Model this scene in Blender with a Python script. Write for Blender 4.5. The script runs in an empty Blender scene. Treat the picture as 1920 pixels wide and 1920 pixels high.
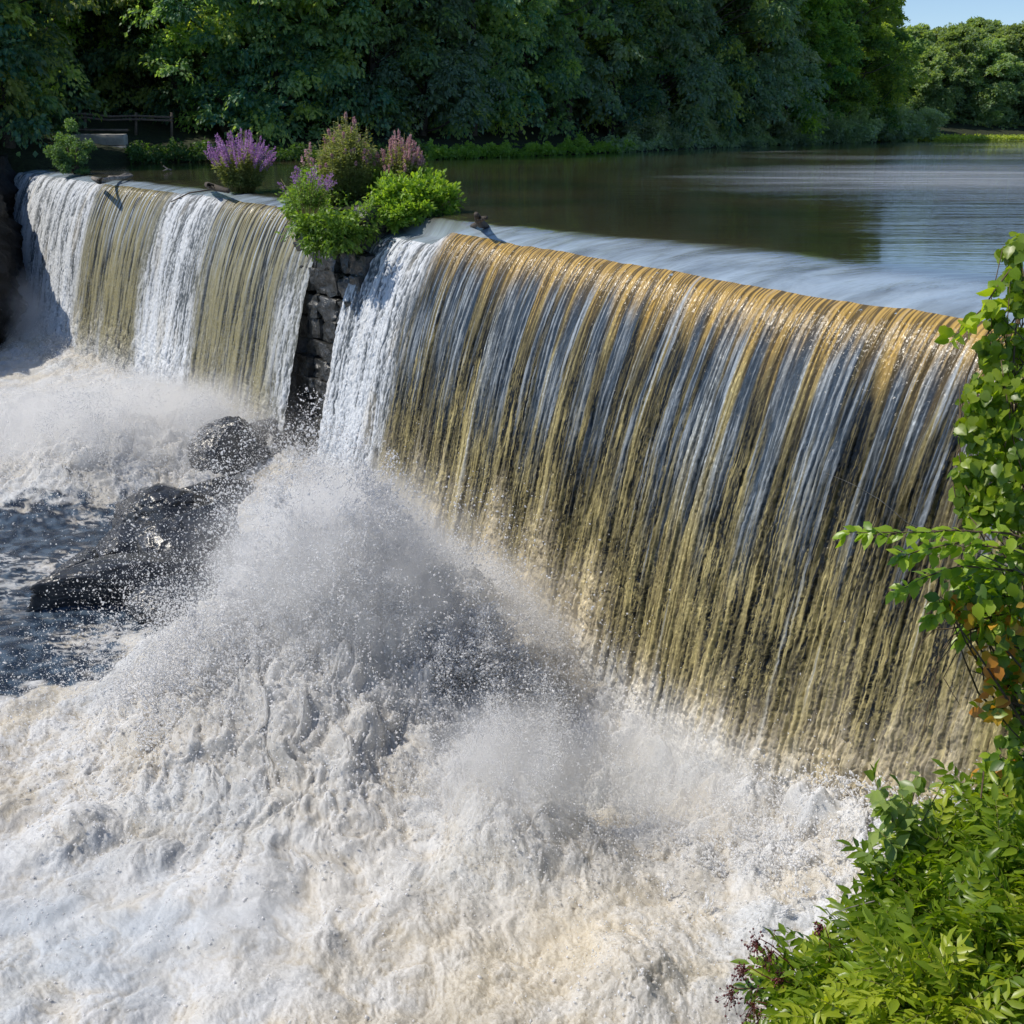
import bpy, math, random
import numpy as np
from mathutils import Vector
C = bpy.context.scene
COL = C.collection
rng = np.random.default_rng(7)
random.seed(7)
# ------------------------------------------------------------ survey of the place
FPX, EYE = 2200.0, 2.3
PIT = math.atan(735/FPX); CP, SP = math.cos(PIT), math.sin(PIT)
RZ = -7.2                                    # level of the river under the dam
def ray(u, v): return np.array([u-960, FPX*CP+(960-v)*SP, -FPX*SP+(960-v)*CP])
def at(u, v, z):
    d = ray(u, v); return d*((z-EYE)/d[2])+np.array([0, 0, EYE])
def atY(u, v, Y):
    d = ray(u, v); return d*(Y/d[1])+np.array([0, 0, EYE])
# ------------------------------------------------------------ noise
def _h(ix, iy, iz, seed):
    x = (ix.astype(np.int64)*374761393 + iy.astype(np.int64)*668265263 + iz*1274126177 + seed*974711) & 0xffffffff
    x = ((x ^ (x >> 13))*1274126177) & 0xffffffff
    x = ((x ^ (x >> 16))*2246822519) & 0xffffffff
    return (x ^ (x >> 15)) & 0xffffffff
def pn(x, y, seed=0):
    x, y = np.broadcast_arrays(np.asarray(x, float), np.asarray(y, float))
    ix, iy = np.floor(x), np.floor(y); fx, fy = x-ix, y-iy
    u = fx*fx*fx*(fx*(fx*6-15)+10); w = fy*fy*fy*(fy*(fy*6-15)+10)
    def g(a, b):
        an = _h(ix+a, iy+b, 0, seed)/4294967296.0*2*np.pi
        return np.cos(an)*(fx-a)+np.sin(an)*(fy-b)
    return 1.5*((g(0, 0)*(1-u)+g(1, 0)*u)*(1-w)+(g(0, 1)*(1-u)+g(1, 1)*u)*w)
def vn3(x, y, z, seed=0):
    ix, iy, iz = np.floor(x), np.floor(y), np.floor(z); fx, fy, fz = x-ix, y-iy, z-iz
    fx, fy, fz = [f*f*(3-2*f) for f in (fx, fy, fz)]
    r = 0
    for a in (0, 1):
        for b in (0, 1):
            for c in (0, 1):
                w = (fx if a else 1-fx)*(fy if b else 1-fy)*(fz if c else 1-fz)
                r = r + w*(_h(ix+a, iy+b, (iz+c).astype(np.int64), seed)/4294967296.0)
    return r*2-1
def fbm(x, y, o=4, seed=0, gain=.5):
    r = 0; a = 1; t = 0
    for i in range(o):
        r = r+a*pn(x*2**i+i*17.3, y*2**i-i*9.1, seed+i); t += a; a *= gain
    return r/t
def billow(x, y, o=4, seed=0, gain=.5):
    r = 0; a = 1; t = 0
    for i in range(o):
        r = r+a*np.abs(pn(x*2**i+i*7.7, y*2**i+i*3.1, seed+i)); t += a; a *= gain
    return r/t
def fbm3(p, f, o=3, seed=0):
    r = 0; a = 1; t = 0
    for i in range(o):
        k = f*2**i; r = r+a*vn3(p[:, 0]*k+i*5.1, p[:, 1]*k, p[:, 2]*k, seed+i); t += a; a *= .5
    return r/t
def sst(a, b, x):
    t = np.clip((x-a)/(b-a), 0, 1); return t*t*(3-2*t)
def lerp(a, b, t): return a+(b-a)*t
# ------------------------------------------------------------ materials
def mat(name):
    m = bpy.data.materials.new(name); m.use_nodes = True
    nt = m.node_tree; nt.nodes.clear()
    return m, nt, nt.nodes.new('ShaderNodeOutputMaterial')
def nd(nt, kind, **kw):
    n = nt.nodes.new(kind)
    for k, v in kw.items():
        if k in n.inputs: n.inputs[k].default_value = v
        else: setattr(n, k, v)
    return n
def L(nt, a, ao, b, bi): nt.links.new(a.outputs[ao], b.inputs[bi])
def ramp(nt, stops):
    r = nt.nodes.new('ShaderNodeValToRGB'); e = r.color_ramp.elements
    while len(e) < len(stops): e.new(.5)
    for el, (p, c) in zip(e, stops):
        el.position = p; el.color = (*c, 1)
    return r
def noise_mat(name, c1, c2, scale, rough=.8, bump=.3, detail=8, dist=.02, c3=None, spec=.3, coords='Object'):
    m, nt, out = mat(name)
    tc = nd(nt, 'ShaderNodeTexCoord'); n = nd(nt, 'ShaderNodeTexNoise', Scale=scale, Detail=detail, Roughness=.65)
    L(nt, tc, coords, n, 'Vector')
    st = [(.3, c1), (.7, c2)] if c3 is None else [(.3, c1), (.55, c2), (.72, c3)]
    r = ramp(nt, st); L(nt, n, 'Fac', r, 'Fac')
    b = nd(nt, 'ShaderNodeBsdfPrincipled', Roughness=rough); b.inputs['Specular IOR Level'].default_value = spec
    L(nt, r, 'Color', b, 'Base Color')
    if bump:
        n2 = nd(nt, 'ShaderNodeTexNoise', Scale=scale*3, Detail=6); L(nt, tc, coords, n2, 'Vector')
        bp = nd(nt, 'ShaderNodeBump', Strength=bump, Distance=dist); L(nt, n2, 'Fac', bp, 'Height'); L(nt, bp, 'Normal', b, 'Normal')
    L(nt, b, 'BSDF', out, 'Surface')
    return m
def leaf_mat(name, dark, light, tr=.4, rough=.45, rand=.25, spec=.4, tint=(1.6, 1.6, .4)):
    m, nt, out = mat(name)
    at_ = nd(nt, 'ShaderNodeAttribute', attribute_name='tone')
    r = ramp(nt, [(0, dark), (1, light)]); L(nt, at_, 'Fac', r, 'Fac')
    oi = nd(nt, 'ShaderNodeObjectInfo')
    hs = nd(nt, 'ShaderNodeHueSaturation')
    mr = nd(nt, 'ShaderNodeMapRange'); mr.inputs['To Min'].default_value = 1-rand; mr.inputs['To Max'].default_value = 1+rand
    L(nt, oi, 'Random', mr, 'Value'); L(nt, mr, 'Result', hs, 'Value')
    mr2 = nd(nt, 'ShaderNodeMapRange'); mr2.inputs['To Min'].default_value = .5-rand*.08; mr2.inputs['To Max'].default_value = .5+rand*.08
    mu = nd(nt, 'ShaderNodeMath', operation='FRACT'); mm = nd(nt, 'ShaderNodeMath', operation='MULTIPLY'); mm.inputs[1].default_value = 7.31
    L(nt, oi, 'Random', mm, 0); L(nt, mm, 'Value', mu, 0); L(nt, mu, 'Value', mr2, 'Value'); L(nt, mr2, 'Result', hs, 'Hue')
    L(nt, r, 'Color', hs, 'Color')
    b = nd(nt, 'ShaderNodeBsdfPrincipled', Roughness=rough); b.inputs['Specular IOR Level'].default_value = spec
    L(nt, hs, 'Color', b, 'Base Color')
    t = nd(nt, 'ShaderNodeBsdfTranslucent')
    mx = nd(nt, 'ShaderNodeMix', data_type='RGBA', blend_type='MULTIPLY'); mx.inputs[0].default_value = 1
    L(nt, hs, 'Color', mx, 6); mx.inputs[7].default_value = (*tint, 1)
    L(nt, mx, 2, t, 'Color')
    ms = nd(nt, 'ShaderNodeMixShader', Fac=tr); L(nt, b, 'BSDF', ms, 1); L(nt, t, 'BSDF', ms, 2)
    L(nt, ms, 'Shader', out, 'Surface')
    return m
BARK = noise_mat('bark', (.035, .028, .022), (.10, .085, .07), 9, .9, .5)
TWIG = noise_mat('twig', (.05, .035, .02), (.16, .11, .06), 20, .8, .3)
GREENSTEM = noise_mat('green_stem', (.10, .13, .03), (.22, .2, .06), 15, .6, .2)
DRIFT = noise_mat('driftwood', (.05, .04, .035), (.35, .32, .28), 7, .8, .5)
SOIL = noise_mat('forest_soil', (.008, .011, .005), (.03, .04, .014), 2.5, .95, .8, dist=.1)
ROCK = noise_mat('wet_rock', (.014, .015, .017), (.04, .043, .048), 3.5, .24, .7, dist=.035, c3=(.075, .073, .07), spec=.5)
BANKROCK = noise_mat('bank_rock', (.008, .009, .009), (.022, .021, .02), 1.1, .8, .9, dist=.15)
STONE = noise_mat('pier_stone', (.010, .011, .010), (.035, .036, .034), 4, .3, 1.0, dist=.05, c3=(.09, .088, .085), spec=.6)
CONC = noise_mat('old_concrete', (.22, .22, .21), (.45, .44, .42), 2.5, .9, .4)
WOODRAIL = noise_mat('weathered_rail', (.08, .06, .05), (.20, .16, .13), 6, .85, .3)
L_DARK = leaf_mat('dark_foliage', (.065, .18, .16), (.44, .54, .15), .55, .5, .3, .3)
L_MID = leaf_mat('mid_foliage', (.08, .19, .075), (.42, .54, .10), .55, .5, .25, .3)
L_FAR = leaf_mat('far_foliage', (.14, .23, .15), (.36, .46, .20), .5, .5, .28, .3)  # haze over the far shore put into these paler greens
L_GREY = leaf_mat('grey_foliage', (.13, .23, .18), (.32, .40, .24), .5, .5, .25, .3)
L_BUSH = leaf_mat('bush_foliage', (.03, .09, .008), (.34, .46, .03), .5, .35, .12, .5)
L_VINE = leaf_mat('vine_foliage', (.07, .16, .012), (.40, .52, .04), .52, .35, .12, .5)
L_AUT = leaf_mat('turning_foliage', (.50, .14, .025), (.68, .42, .05), .4, .4, .1, .4)
L_ISLE = leaf_mat('island_foliage', (.045, .10, .018), (.20, .32, .05), .42, .45, .12, .4)
L_LOOSE = leaf_mat('loosestrife_foliage', (.09, .14, .05), (.32, .36, .15), .4, .5, .12, .3)
FLOWER = leaf_mat('purple_petals', (.30, .14, .36), (.56, .34, .58), .35, .6, .1, .2, (1.2, .9, 1.2))
FLOWPINK = leaf_mat('pink_petals', (.48, .26, .30), (.70, .48, .50), .35, .6, .1, .2, (1.2, 1, 1))
BERRY = noise_mat('dark_red_berries', (.05, .008, .012), (.16, .02, .03), 30, .3, .1, spec=.6)
# ------------------------------------------------------------ mesh building
def mesh(name, V, F, m, parent=None, smooth=True, tone=None, cols=None, loc=None, attrs=None):
    """V (n,3); F (k,3|4) array or list of arrays."""
    me = bpy.data.meshes.new(name)
    V = np.asarray(V, np.float32)
    Fs = F if isinstance(F, list) else [F]
    Fs = [np.asarray(f, np.int32) for f in Fs if len(f)]
    me.vertices.add(len(V)); me.vertices.foreach_set('co', V.ravel())
    idx = np.concatenate([f.ravel() for f in Fs]); tot = np.concatenate([np.full(len(f), f.shape[1], np.int32) for f in Fs])
    me.loops.add(len(idx)); me.loops.foreach_set('vertex_index', idx)
    me.polygons.add(len(tot)); st = np.zeros(len(tot), np.int32); st[1:] = np.cumsum(tot)[:-1]
    me.polygons.foreach_set('loop_start', st)
    try: me.polygons.foreach_set('loop_total', tot)
    except Exception: pass
    me.polygons.foreach_set('use_smooth', np.full(len(tot), smooth, bool))
    if tone is not None:
        a = me.attributes.new('tone', 'FLOAT', 'POINT'); a.data.foreach_set('value', np.asarray(tone, np.float32))
    if cols is not None:
        a = me.attributes.new('tint', 'FLOAT_COLOR', 'POINT')
        c4 = np.ones((len(V), 4), np.float32); c4[:, :3] = cols; a.data.foreach_set('color', c4.ravel())
    for k, v in (attrs or {}).items():
        a = me.attributes.new(k, 'FLOAT', 'POINT'); a.data.foreach_set('value', np.asarray(v, np.float32).ravel())
    me.update(calc_edges=True); me.validate()
    for mm in (m if isinstance(m, (list, tuple)) else [m]): me.materials.append(mm)
    o = bpy.data.objects.new(name, me); COL.objects.link(o)
    if parent: o.parent = parent
    if loc is not None: o.location = loc
    return o
def tag(o, label=None, cat=None, group=None, kind=None):
    if label: o['label'] = label
    if cat: o['category'] = cat
    if group: o['group'] = group
    if kind: o['kind'] = kind
    return o
def thing(name, label, cat, loc=(0, 0, 0), rz=0, group=None):
    o = bpy.data.objects.new(name, None); COL.objects.link(o); o.location = loc; o.rotation_euler = (0, 0, rz)
    o.empty_display_size = .3
    return tag(o, label, cat, group)
def dup(root, loc, rz=0, sc=(1, 1, 1), label=None):
    r = root.copy(); COL.objects.link(r); r.location = loc; r.rotation_euler = (0, 0, rz); r.scale = sc
    if label: r['label'] = label
    for ch in list(root.children):
        c = ch.copy(); COL.objects.link(c); c.parent = r
    return r
def grid_faces(n, m):
    i = np.arange(n-1)[:, None]*m+np.arange(m-1)[None, :]; i = i.ravel()
    return np.stack([i, i+1, i+m+1, i+m], 1)
def tubes(paths, seg=6):
    """paths: list of (points (k,3), radii (k,)) -> V,F"""
    Vs, Fs, off = [], [], 0
    for P, R in paths:
        P = np.asarray(P, float); R = np.broadcast_to(np.asarray(R, float), (len(P),))
        T = np.gradient(P, axis=0); T /= np.linalg.norm(T, axis=1)[:, None]+1e-9
        up = np.array([0, 0, 1.]) if abs(T[0][2]) < .9 else np.array([1., 0, 0])
        A = np.cross(T, up); A /= np.linalg.norm(A, axis=1)[:, None]+1e-9; B = np.cross(T, A)
        an = np.linspace(0, 2*np.pi, seg, endpoint=False)
        ring = P[:, None]+R[:, None, None]*(np.cos(an)[None, :, None]*A[:, None]+np.sin(an)[None, :, None]*B[:, None])
        k = len(P); Vs.append(ring.reshape(-1, 3))
        i = np.arange(k-1)[:, None]*seg; j = np.arange(seg)[None, :]; jn = (j+1) % seg
        Fs.append(np.stack([(i+j), (i+jn), (i+seg+jn), (i+seg+j)], -1).reshape(-1, 4)+off)
        Fs.append(np.stack([np.full(seg-2, 0), np.arange(2, seg), np.arange(1, seg-1), np.arange(1, seg-1)], 1)[:, :3]+off)
        Fs.append(np.stack([np.full(seg-2, 0), np.arange(1, seg-1), np.arange(2, seg)], 1)+off+(k-1)*seg)
        off += k*seg
    q = [f for f in Fs if f.shape[1] == 4]; t = [f for f in Fs if f.shape[1] == 3]
    return np.concatenate(Vs), [np.concatenate(q), np.concatenate(t)]
def bend(p0, p1, n=8, wob=.1, sag=0, r=None):
    r = r or rng
    p0, p1 = np.asarray(p0, float), np.asarray(p1, float); t = np.linspace(0, 1, n)[:, None]
    d = np.linalg.norm(p1-p0)
    P = p0+(p1-p0)*t; a, b = r.normal(size=3), r.normal(size=3)
    P += wob*d*(np.sin(t*np.pi)*a*.5+np.sin(t*2*np.pi)*b*.25)
    P[:, 2] += -sag*d*(t[:, 0]**2)
    return P
def rotmats(N, nrm=None, r=None):
    """orthonormal frames (N,3,3): rows = tangent (leaf axis), side, normal"""
    r = r or rng
    t = r.normal(size=(N, 3))
    if nrm is None: nrm = r.normal(size=(N, 3))
    nrm = nrm/(np.linalg.norm(nrm, axis=1)[:, None]+1e-9)
    t -= nrm*(t*nrm).sum(1)[:, None]; t /= np.linalg.norm(t, axis=1)[:, None]+1e-9
    return np.stack([t, np.cross(nrm, t), nrm], 1)
def frames(tan, up):
    tan = tan/(np.linalg.norm(tan, axis=1)[:, None]+1e-9)
    s = np.cross(up, tan); s /= np.linalg.norm(s, axis=1)[:, None]+1e-9
    return np.stack([tan, s, np.cross(tan, s)], 1)
def scatter(tV, tF, pos, fr, size, wid=1.0):
    """template verts in (axis, side, normal)."""
    N = len(pos); size = np.broadcast_to(size, (N,)); wid = np.broadcast_to(wid, (N,))
    loc = tV[None]*size[:, None, None]; loc = loc*np.stack([np.ones(N), wid, np.ones(N)], 1)[:, None, :]
    V = np.einsum('nij,njk->nik', loc, fr)+pos[:, None]
    F = (tF[None]+(np.arange(N)*len(tV))[:, None, None]).reshape(-1, tF.shape[1])
    return V.reshape(-1, 3), F
CARD_V = np.array([[0, 0, 0], [.45, .32, .06], [1, 0, -.08], [.5, -.3, .06]], float); CARD_F = np.array([[0, 1, 2, 3]])
LEAF_V = np.array([[0, 0, 0], [.28, .2, .05], [.62, .19, .05], [1, 0, -.12], [.62, -.19, .05], [.28, -.2, .05], [.3, 0, -.01], [.64, 0, -.02]], float)
LEAF_F = np.array([[0, 6, 1], [1, 6, 7], [1, 7, 2], [2, 7, 3], [0, 5, 6], [5, 7, 6], [5, 4, 7], [4, 3, 7]])
HEART_V = np.array([[.02, 0, 0], [-.08, .2, .03], [.1, .42, .06], [.45, .42, .04], [.8, .2, -.04], [1, 0, -.16], [.8, -.2, -.04], [.45, -.42, .04], [.1, -.42, .06], [-.08, -.2, .03], [.45, 0, -.03]], float)
HEART_F = np.array([[10, i, i+1] if i < 9 else [10, 9, 0] for i in range(10)])[:, [0, 2, 1]]
OCT_V = np.array([[1, 0, 0], [-1, 0, 0], [0, 1, 0], [0, -1, 0], [0, 0, 1], [0, 0, -1]], float)
OCT_F = np.array([[0, 2, 4], [2, 1, 4], [1, 3, 4], [3, 0, 4], [2, 0, 5], [1, 2, 5], [3, 1, 5], [0, 3, 5]])
ICO_V = None
# ------------------------------------------------------------ the dam line
LIPZ = -.2
PX = [(2150, 650), (1850, 600), (1736, 583), (1500, 548), (1200, 495), (950, 451), (820, 428), (700, 409), (650, 402), (575, 394), (530, 387), (430, 372), (340, 361), (200, 344), (70, 326), (40, 322)]
LP = np.array([at(u, v, LIPZ) for u, v in PX])[:, :2]
LP[0] = LP[1]+(LP[1]-LP[3])/np.linalg.norm(LP[1]-LP[3])*6.5
d0 = LP[-3]-LP[1]; d0 /= np.linalg.norm(d0)             # along the dam, away from the camera
n0 = np.array([-d0[1], d0[0]])                           # downstream
if n0[0] > 0: n0 = -n0
SS = (LP-LP[1])@d0; DD = (LP-LP[1])@n0
def s_of(u):                                             # arc position of a crest pixel column
    return float(np.interp(-u, [-p[0] for p in PX], SS))
_sg = np.linspace(SS[0], SS[-1], 400); _dg = np.interp(_sg, SS, DD)
_k = np.hanning(31); _k /= _k.sum(); _dg = np.convolve(np.pad(_dg, 15, mode='edge'), _k, 'valid')
def lip(s):
    dv = np.interp(s, _sg, _dg); return LP[1][None]+np.multiply.outer(s, d0)+np.multiply.outer(dv, n0)
def place(s, o, z):
    """s along the dam, o outward from lip, z height -> (…,3)"""
    s, o, z = np.broadcast_arrays(s, o, z)
    xy = lip(s.ravel()).reshape(*s.shape, 2)+o[..., None]*n0
    return np.concatenate([xy, z[..., None]], -1)
S_END, S_PL, S_PR, S_W0, S_W1, S_START = s_of(45), s_of(640), s_of(712), s_of(845), s_of(712), SS[0]
print('dam s', [round(x, 1) for x in (S_START, S_W0, S_W1, S_PR, S_PL, S_END)], d0, n0)
def notch(s):                                            # the lower lip beside the pier
    return .38*sst(S_W0-.5, S_W0+1.0, s)*(1-sst(S_PR+1, S_PR+2, s))
def prof_z(o, s):
    zl = LIPZ-notch(s)
    up = LIPZ*np.exp(np.minimum(o, 0)/.75)-notch(s)*sst(-.75, -.35, o)
    dn = zl-.3*np.maximum(o, 0)-1.2*np.maximum(o, 0)**2
    return np.where(o < 0, up, dn)
SUN_AZ, SUN_EL = math.radians(-88), math.radians(52)
SUN = np.array([math.sin(SUN_AZ)*math.cos(SUN_EL), math.cos(SUN_AZ)*math.cos(SUN_EL), math.sin(SUN_EL)])
# ------------------------------------------------------------ ground, banks, dam body
def polyres(P, step):
    P = np.asarray(P, float); d = np.concatenate([[0], np.cumsum(np.linalg.norm(np.diff(P, axis=0), axis=1))])
    t = np.arange(0, d[-1], step); Q = np.stack([np.interp(t, d, P[:, i]) for i in range(P.shape[1])], 1)
    return Q
e0 = lip(np.array([S_END+.6]))[0]
SHORE = [(-70, 20), (-45, 33), (-31, 41), (-25.5, 45), (e0[0]+2.2, 51), (e0[0]+1.0, 55), (e0[0]-.3, e0[1]-1.5), (e0[0], e0[1]+1), (e0[0]+2, 66), (-20, 71), (-12, 73.5), (-5, 75), (9, 93), (20, 110), (29, 124), (36, 132), (44, 141), (54, 149), (70, 156), (110, 170), (200, 190), (420, 240)]
def left_bank():
    Q = polyres(SHORE, .55); k = np.hanning(9); k /= k.sum()
    Q = np.stack([np.convolve(np.pad(Q[:, i], 4, mode='edge'), k, 'valid') for i in (0, 1)], 1)
    T = np.gradient(Q, axis=0); T /= np.linalg.norm(T, axis=1)[:, None]; Nn = np.stack([-T[:, 1], T[:, 0]], 1)
    far = np.array([-.45, .9]); 
    up = sst(e0[1]-3, e0[1]+1.5, Q[:, 1])*1.0
    offs = np.array([-2.2, -1.2, -.5, 0, .4, .8, 1.2, 1.7, 2.4, 3.4, 5, 8, 13, 22, 40, 90, 250, 900])
    zp = np.array([-1.2, -.8, -.3, .03, .25, .4, .5, .6, .75, .95, 1.2, 1.8, 2.8, 4, 6, 8, 12, 20])
    zc = np.array([-8.2, -8.0, -7.6, -7.0, -6.0, -4.6, -3.4, -2.2, -1.0, .1, .9, 1.8, 2.8, 4, 6, 8, 12, 20])
    P = np.zeros((len(Q), len(offs), 3))
    for j, of in enumerate(offs):
        kk = sst(6, 60, of); N2 = Nn*(1-kk)+far*kk
        P[:, j, :2] = Q+N2*of; P[:, j, 2] = zc[j]*(1-up)+zp[j]*up
    nz = fbm(P[..., 0]*.35, P[..., 1]*.35+P[..., 2]*.5, 4, 300)
    cl = (1-up)[:, None]
    P[..., :2] += (nz*1.6*cl)[..., None]*Nn[:, None]; P[..., 2] += nz*(.18+.5*cl)*(offs[None] > -1)
    tag(mesh('left_bank', P.reshape(-1, 3), grid_faces(len(Q), len(offs))[:, ::-1], SOIL), 'dark wooded bank around the far side of the pond', kind='structure')
left_bank()
def cliff():
    Q = polyres([(-34, 39), (-27, 43.5), (e0[0]+1.3, 50.3), (e0[0]+.9, 54.5), (e0[0]-.2, e0[1]-1), (e0[0]-1, e0[1]+2)], .2)
    T = np.gradient(Q, axis=0); T /= np.linalg.norm(T, axis=1)[:, None]; Nn = np.stack([-T[:, 1], T[:, 0]], 1)
    z = np.linspace(-7.8, .6, 60)
    S_, Z_ = np.meshgrid(np.arange(len(Q))*.2, z, indexing='ij')
    b = 1.1*np.maximum(0, 1-((Z_+5.2)/3.0)**2)-.35*sst(-3, .5, Z_)*2+1.3*fbm(S_*.25, Z_*.35, 3, 310)+.35*np.abs(fbm(S_*1.1, Z_*1.4, 4, 311))*2
    XY = Q[:, None]-Nn[:, None]*(b+.4)[..., None]
    P = np.concatenate([XY, Z_[..., None]], -1)
    tag(mesh('rocky_outcrop', P.reshape(-1, 3), grid_faces(len(Q), 60)[:, ::-1], BANKROCK), 'dark bulging rock outcrop beside the far end of the waterfall', 'rock')
cliff()
def right_bank_z(x, y):
    e = np.maximum(0, .5*y+2.25-x+.25*fbm(x*.5, y*.5, 2, 322)); z = .5-2.3*e
    return np.maximum(z, -8)+.15*fbm(x*1.2, y*1.2, 3, 320)
def right_bank():
    x = np.concatenate([np.linspace(-8, 9, 140), np.linspace(9.5, 90, 40)]); y = np.concatenate([np.linspace(-60, -8, 20), np.linspace(-7.5, 17.5, 180)])
    X, Y = np.meshgrid(x, y, indexing='ij'); z = right_bank_z(X, Y)
    rel = np.stack([X-LP[1][0], Y-LP[1][1]], -1); sd = rel@d0
    od = rel@n0
    z = np.where((od < .3) & (sd > S_START+1), -8, z)
    z = np.where((od < -.5) & (sd <= S_START+1), np.minimum(z, np.where(sd > S_START-1.5, .4, .6)), z)
    tag(mesh('right_bank', np.stack([X, Y, z], -1).reshape(-1, 3), grid_faces(len(x), len(y))[:, ::-1], SOIL), 'steep near bank overgrown with bushes', kind='structure')
right_bank()
tag(mesh('ground', np.array([[-1500, -1500, -8.6], [1500, -1500, -8.6], [1500, 1500, -8.6], [-1500, 1500, -8.6]]), np.array([[0, 1, 2, 3]]), SOIL), 'dark ground far below', kind='structure')
def dam():
    s = np.linspace(S_START-.5, S_END+.5, 300); o = np.concatenate([[-3.2, -3.2, -2.2, -1.0], np.linspace(-.5, 2.0, 50)])
    Sg, Og = np.meshgrid(s, o, indexing='ij'); z = prof_z(Og+.1, Sg)-.32
    z[:, 0] = -8; z[:, 1:4] = -.75; z = np.where(Og > -.6, np.minimum(z, -.5), z)
    on = Og-.12-1.3*sst(S_PR-.6, S_PR-.2, Sg)*(1-sst(S_PL+.2, S_PL+.6, Sg))
    st = .06*fbm(Sg*1.2, z*1.6, 4, 330)
    P = place(Sg, on+st, z)
    d = thing('dam', 'old masonry mill dam hidden behind the falling water', 'dam', tuple(place(np.array([0.]), np.array([0.]), np.array([RZ]))[0]))
    ob = mesh('wall', P.reshape(-1, 3)-np.array(d.location), grid_faces(len(s), len(o)), STONE, d)
dam()
def block(c, ax, sz, seed, V_, F_, n=7, rnd=.16, nz=.05):
    t = np.linspace(-1, 1, n); A, B = np.meshgrid(t, t, indexing='ij'); O = np.ones_like(A)
    off = sum(len(v) for v in V_)
    for k, (sg) in enumerate([1, -1]*3):
        a = k//2; q = [None]*3; q[a] = O*sg; q[(a+1) % 3] = A; q[(a+2) % 3] = B
        P = np.stack(q, -1).reshape(-1, 3)
        L8 = (np.abs(P)**30).sum(1)**(1/30); P = P/L8[:, None]*(1)
        W = P*np.array(sz)/2
        nn = vn3(W[:, 0]*3+seed*3.7, W[:, 1]*3, W[:, 2]*3, seed)+.6*vn3(W[:, 0]*8+seed*3.7, W[:, 1]*8, W[:, 2]*8, seed)
        W = W*(1+nz*nn[:, None])+P*nz*.5*nn[:, None]
        V_.append(W@ax+c); f = grid_faces(n, n)+off; F_.append(f if sg > 0 else f[:, ::-1]); off += n*n
def pier():
    t = thing('stone_pier', 'dark wet stone pier of rough courses between the two waterfalls', 'pier', tuple(place(np.array([(S_PL+S_PR)/2]), np.array([.8]), np.array([RZ]))[0]))
    ax = np.array([[d0[0], d0[1], 0], [n0[0], n0[1], 0], [0, 0, 1.]])
    V_, F_ = [], []; r = np.random.default_rng(5); z = RZ-.4
    k = 0
    while z < -.35:
        h = r.uniform(.5, .68); s = S_PR-.25-r.uniform(0, .6)
        while s < S_PL+.15:
            w_ = r.uniform(.7, 1.5); lean = .95*(1-(z-RZ)/7.2)**.8+.45
            k += 1; c = place(np.array([s+w_/2]), np.array([lean-.6+r.uniform(-.07, .07)]), np.array([z+h/2]))[0]
            block(c-np.array(t.location), ax, (w_*.985, 1.5, h*.96), k, V_, F_, n=12, nz=.075); s += w_
        z += h
    mesh('masonry', np.concatenate(V_), np.concatenate(F_), STONE, t)
    # mossy cap of earth on the pier
    u = np.linspace(0, 2*np.pi, 40, endpoint=False); rr = np.linspace(0, 1, 10)
    U, R2 = np.meshgrid(u, rr, indexing='ij'); sl_ = (S_PL-S_PR)/2+.5
    P = place((S_PL+S_PR)/2+np.cos(U)*R2*sl_, -.4+np.sin(U)*R2*1.3, .05+.4*(1-R2**2)+.08*fbm(U, R2*3, 2, 340))
    i = np.arange(40); F = []
    for j in range(9): F.append(np.stack([i*10+j, ((i+1) % 40)*10+j, ((i+1) % 40)*10+j+1, i*10+j+1], 1))
    mesh('soil_cap', P.reshape(-1, 3)-np.array(t.location), np.concatenate(F)[:, ::-1], SOIL, t)
pier()
def rock(u, v, dims, seed, label, dz=0, rz=0, planes=9, sink=.36):
    dims = (dims[0]*.85, dims[1]*.85, dims[2]*.72)
    c = at(u, v, RZ); r = np.random.default_rng(seed)
    n = 46; t = np.linspace(-1, 1, n); V_, F_ = [], []; off = 0
    nr = r.normal(size=(planes, 3)); nr /= np.linalg.norm(nr, axis=1)[:, None]; dd = r.uniform(.62, .95, planes)
    A, B = np.meshgrid(t, t, indexing='ij'); O = np.ones_like(A)
    for k, sg in enumerate([1, -1]*3):
        a = k//2; q = [None]*3; q[a] = O*sg; q[(a+1) % 3] = A; q[(a+2) % 3] = B
        P = np.stack(q, -1).reshape(-1, 3); P /= np.linalg.norm(P, axis=1)[:, None]
        dot = P@nr.T; rad = np.where(dot > .05, dd/np.maximum(dot, .05), 9).min(1); rad = np.minimum(rad, 1.25)
        W = P*rad[:, None]
        nn = fbm3(W+seed, 1.7, 4, seed); cr_ = np.abs(fbm3(W+seed, 3.1, 3, seed+9))
        W = W*(1+.05*nn-.05*(1-sst(0, .12, cr_)))[:, None]
        V_.append(W*np.array(dims)/1.6); f = grid_faces(n, n)+off; F_.append(f if sg > 0 else f[:, ::-1]); off += n*n
    o = mesh('rock', np.concatenate(V_), np.concatenate(F_), ROCK, loc=tuple(c+[0, 0, dims[2]*(.5-sink)+dz])); o.rotation_euler = (r.uniform(-.12, .12), r.uniform(-.12, .12), rz)
    tag(o, label, 'rock', 'rocks in the ridge at the foot of the pier')
rock(622, 800, (3.0, 2.5, 3.1), 11, 'smooth dark rock at the very foot of the stone pier', rz=.4)
rock(545, 850, (3.6, 2.2, 2.0), 12, 'grey sloping rock slab left of the rock under the pier', rz=.9)
rock(462, 890, (2.6, 2.2, 2.6), 13, 'blocky grey boulder at the near end of the grey slab', rz=.2)
rock(400, 935, (1.7, 1.3, 1.3), 14, 'small dark rock below the blocky grey boulder', rz=.8)
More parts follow.
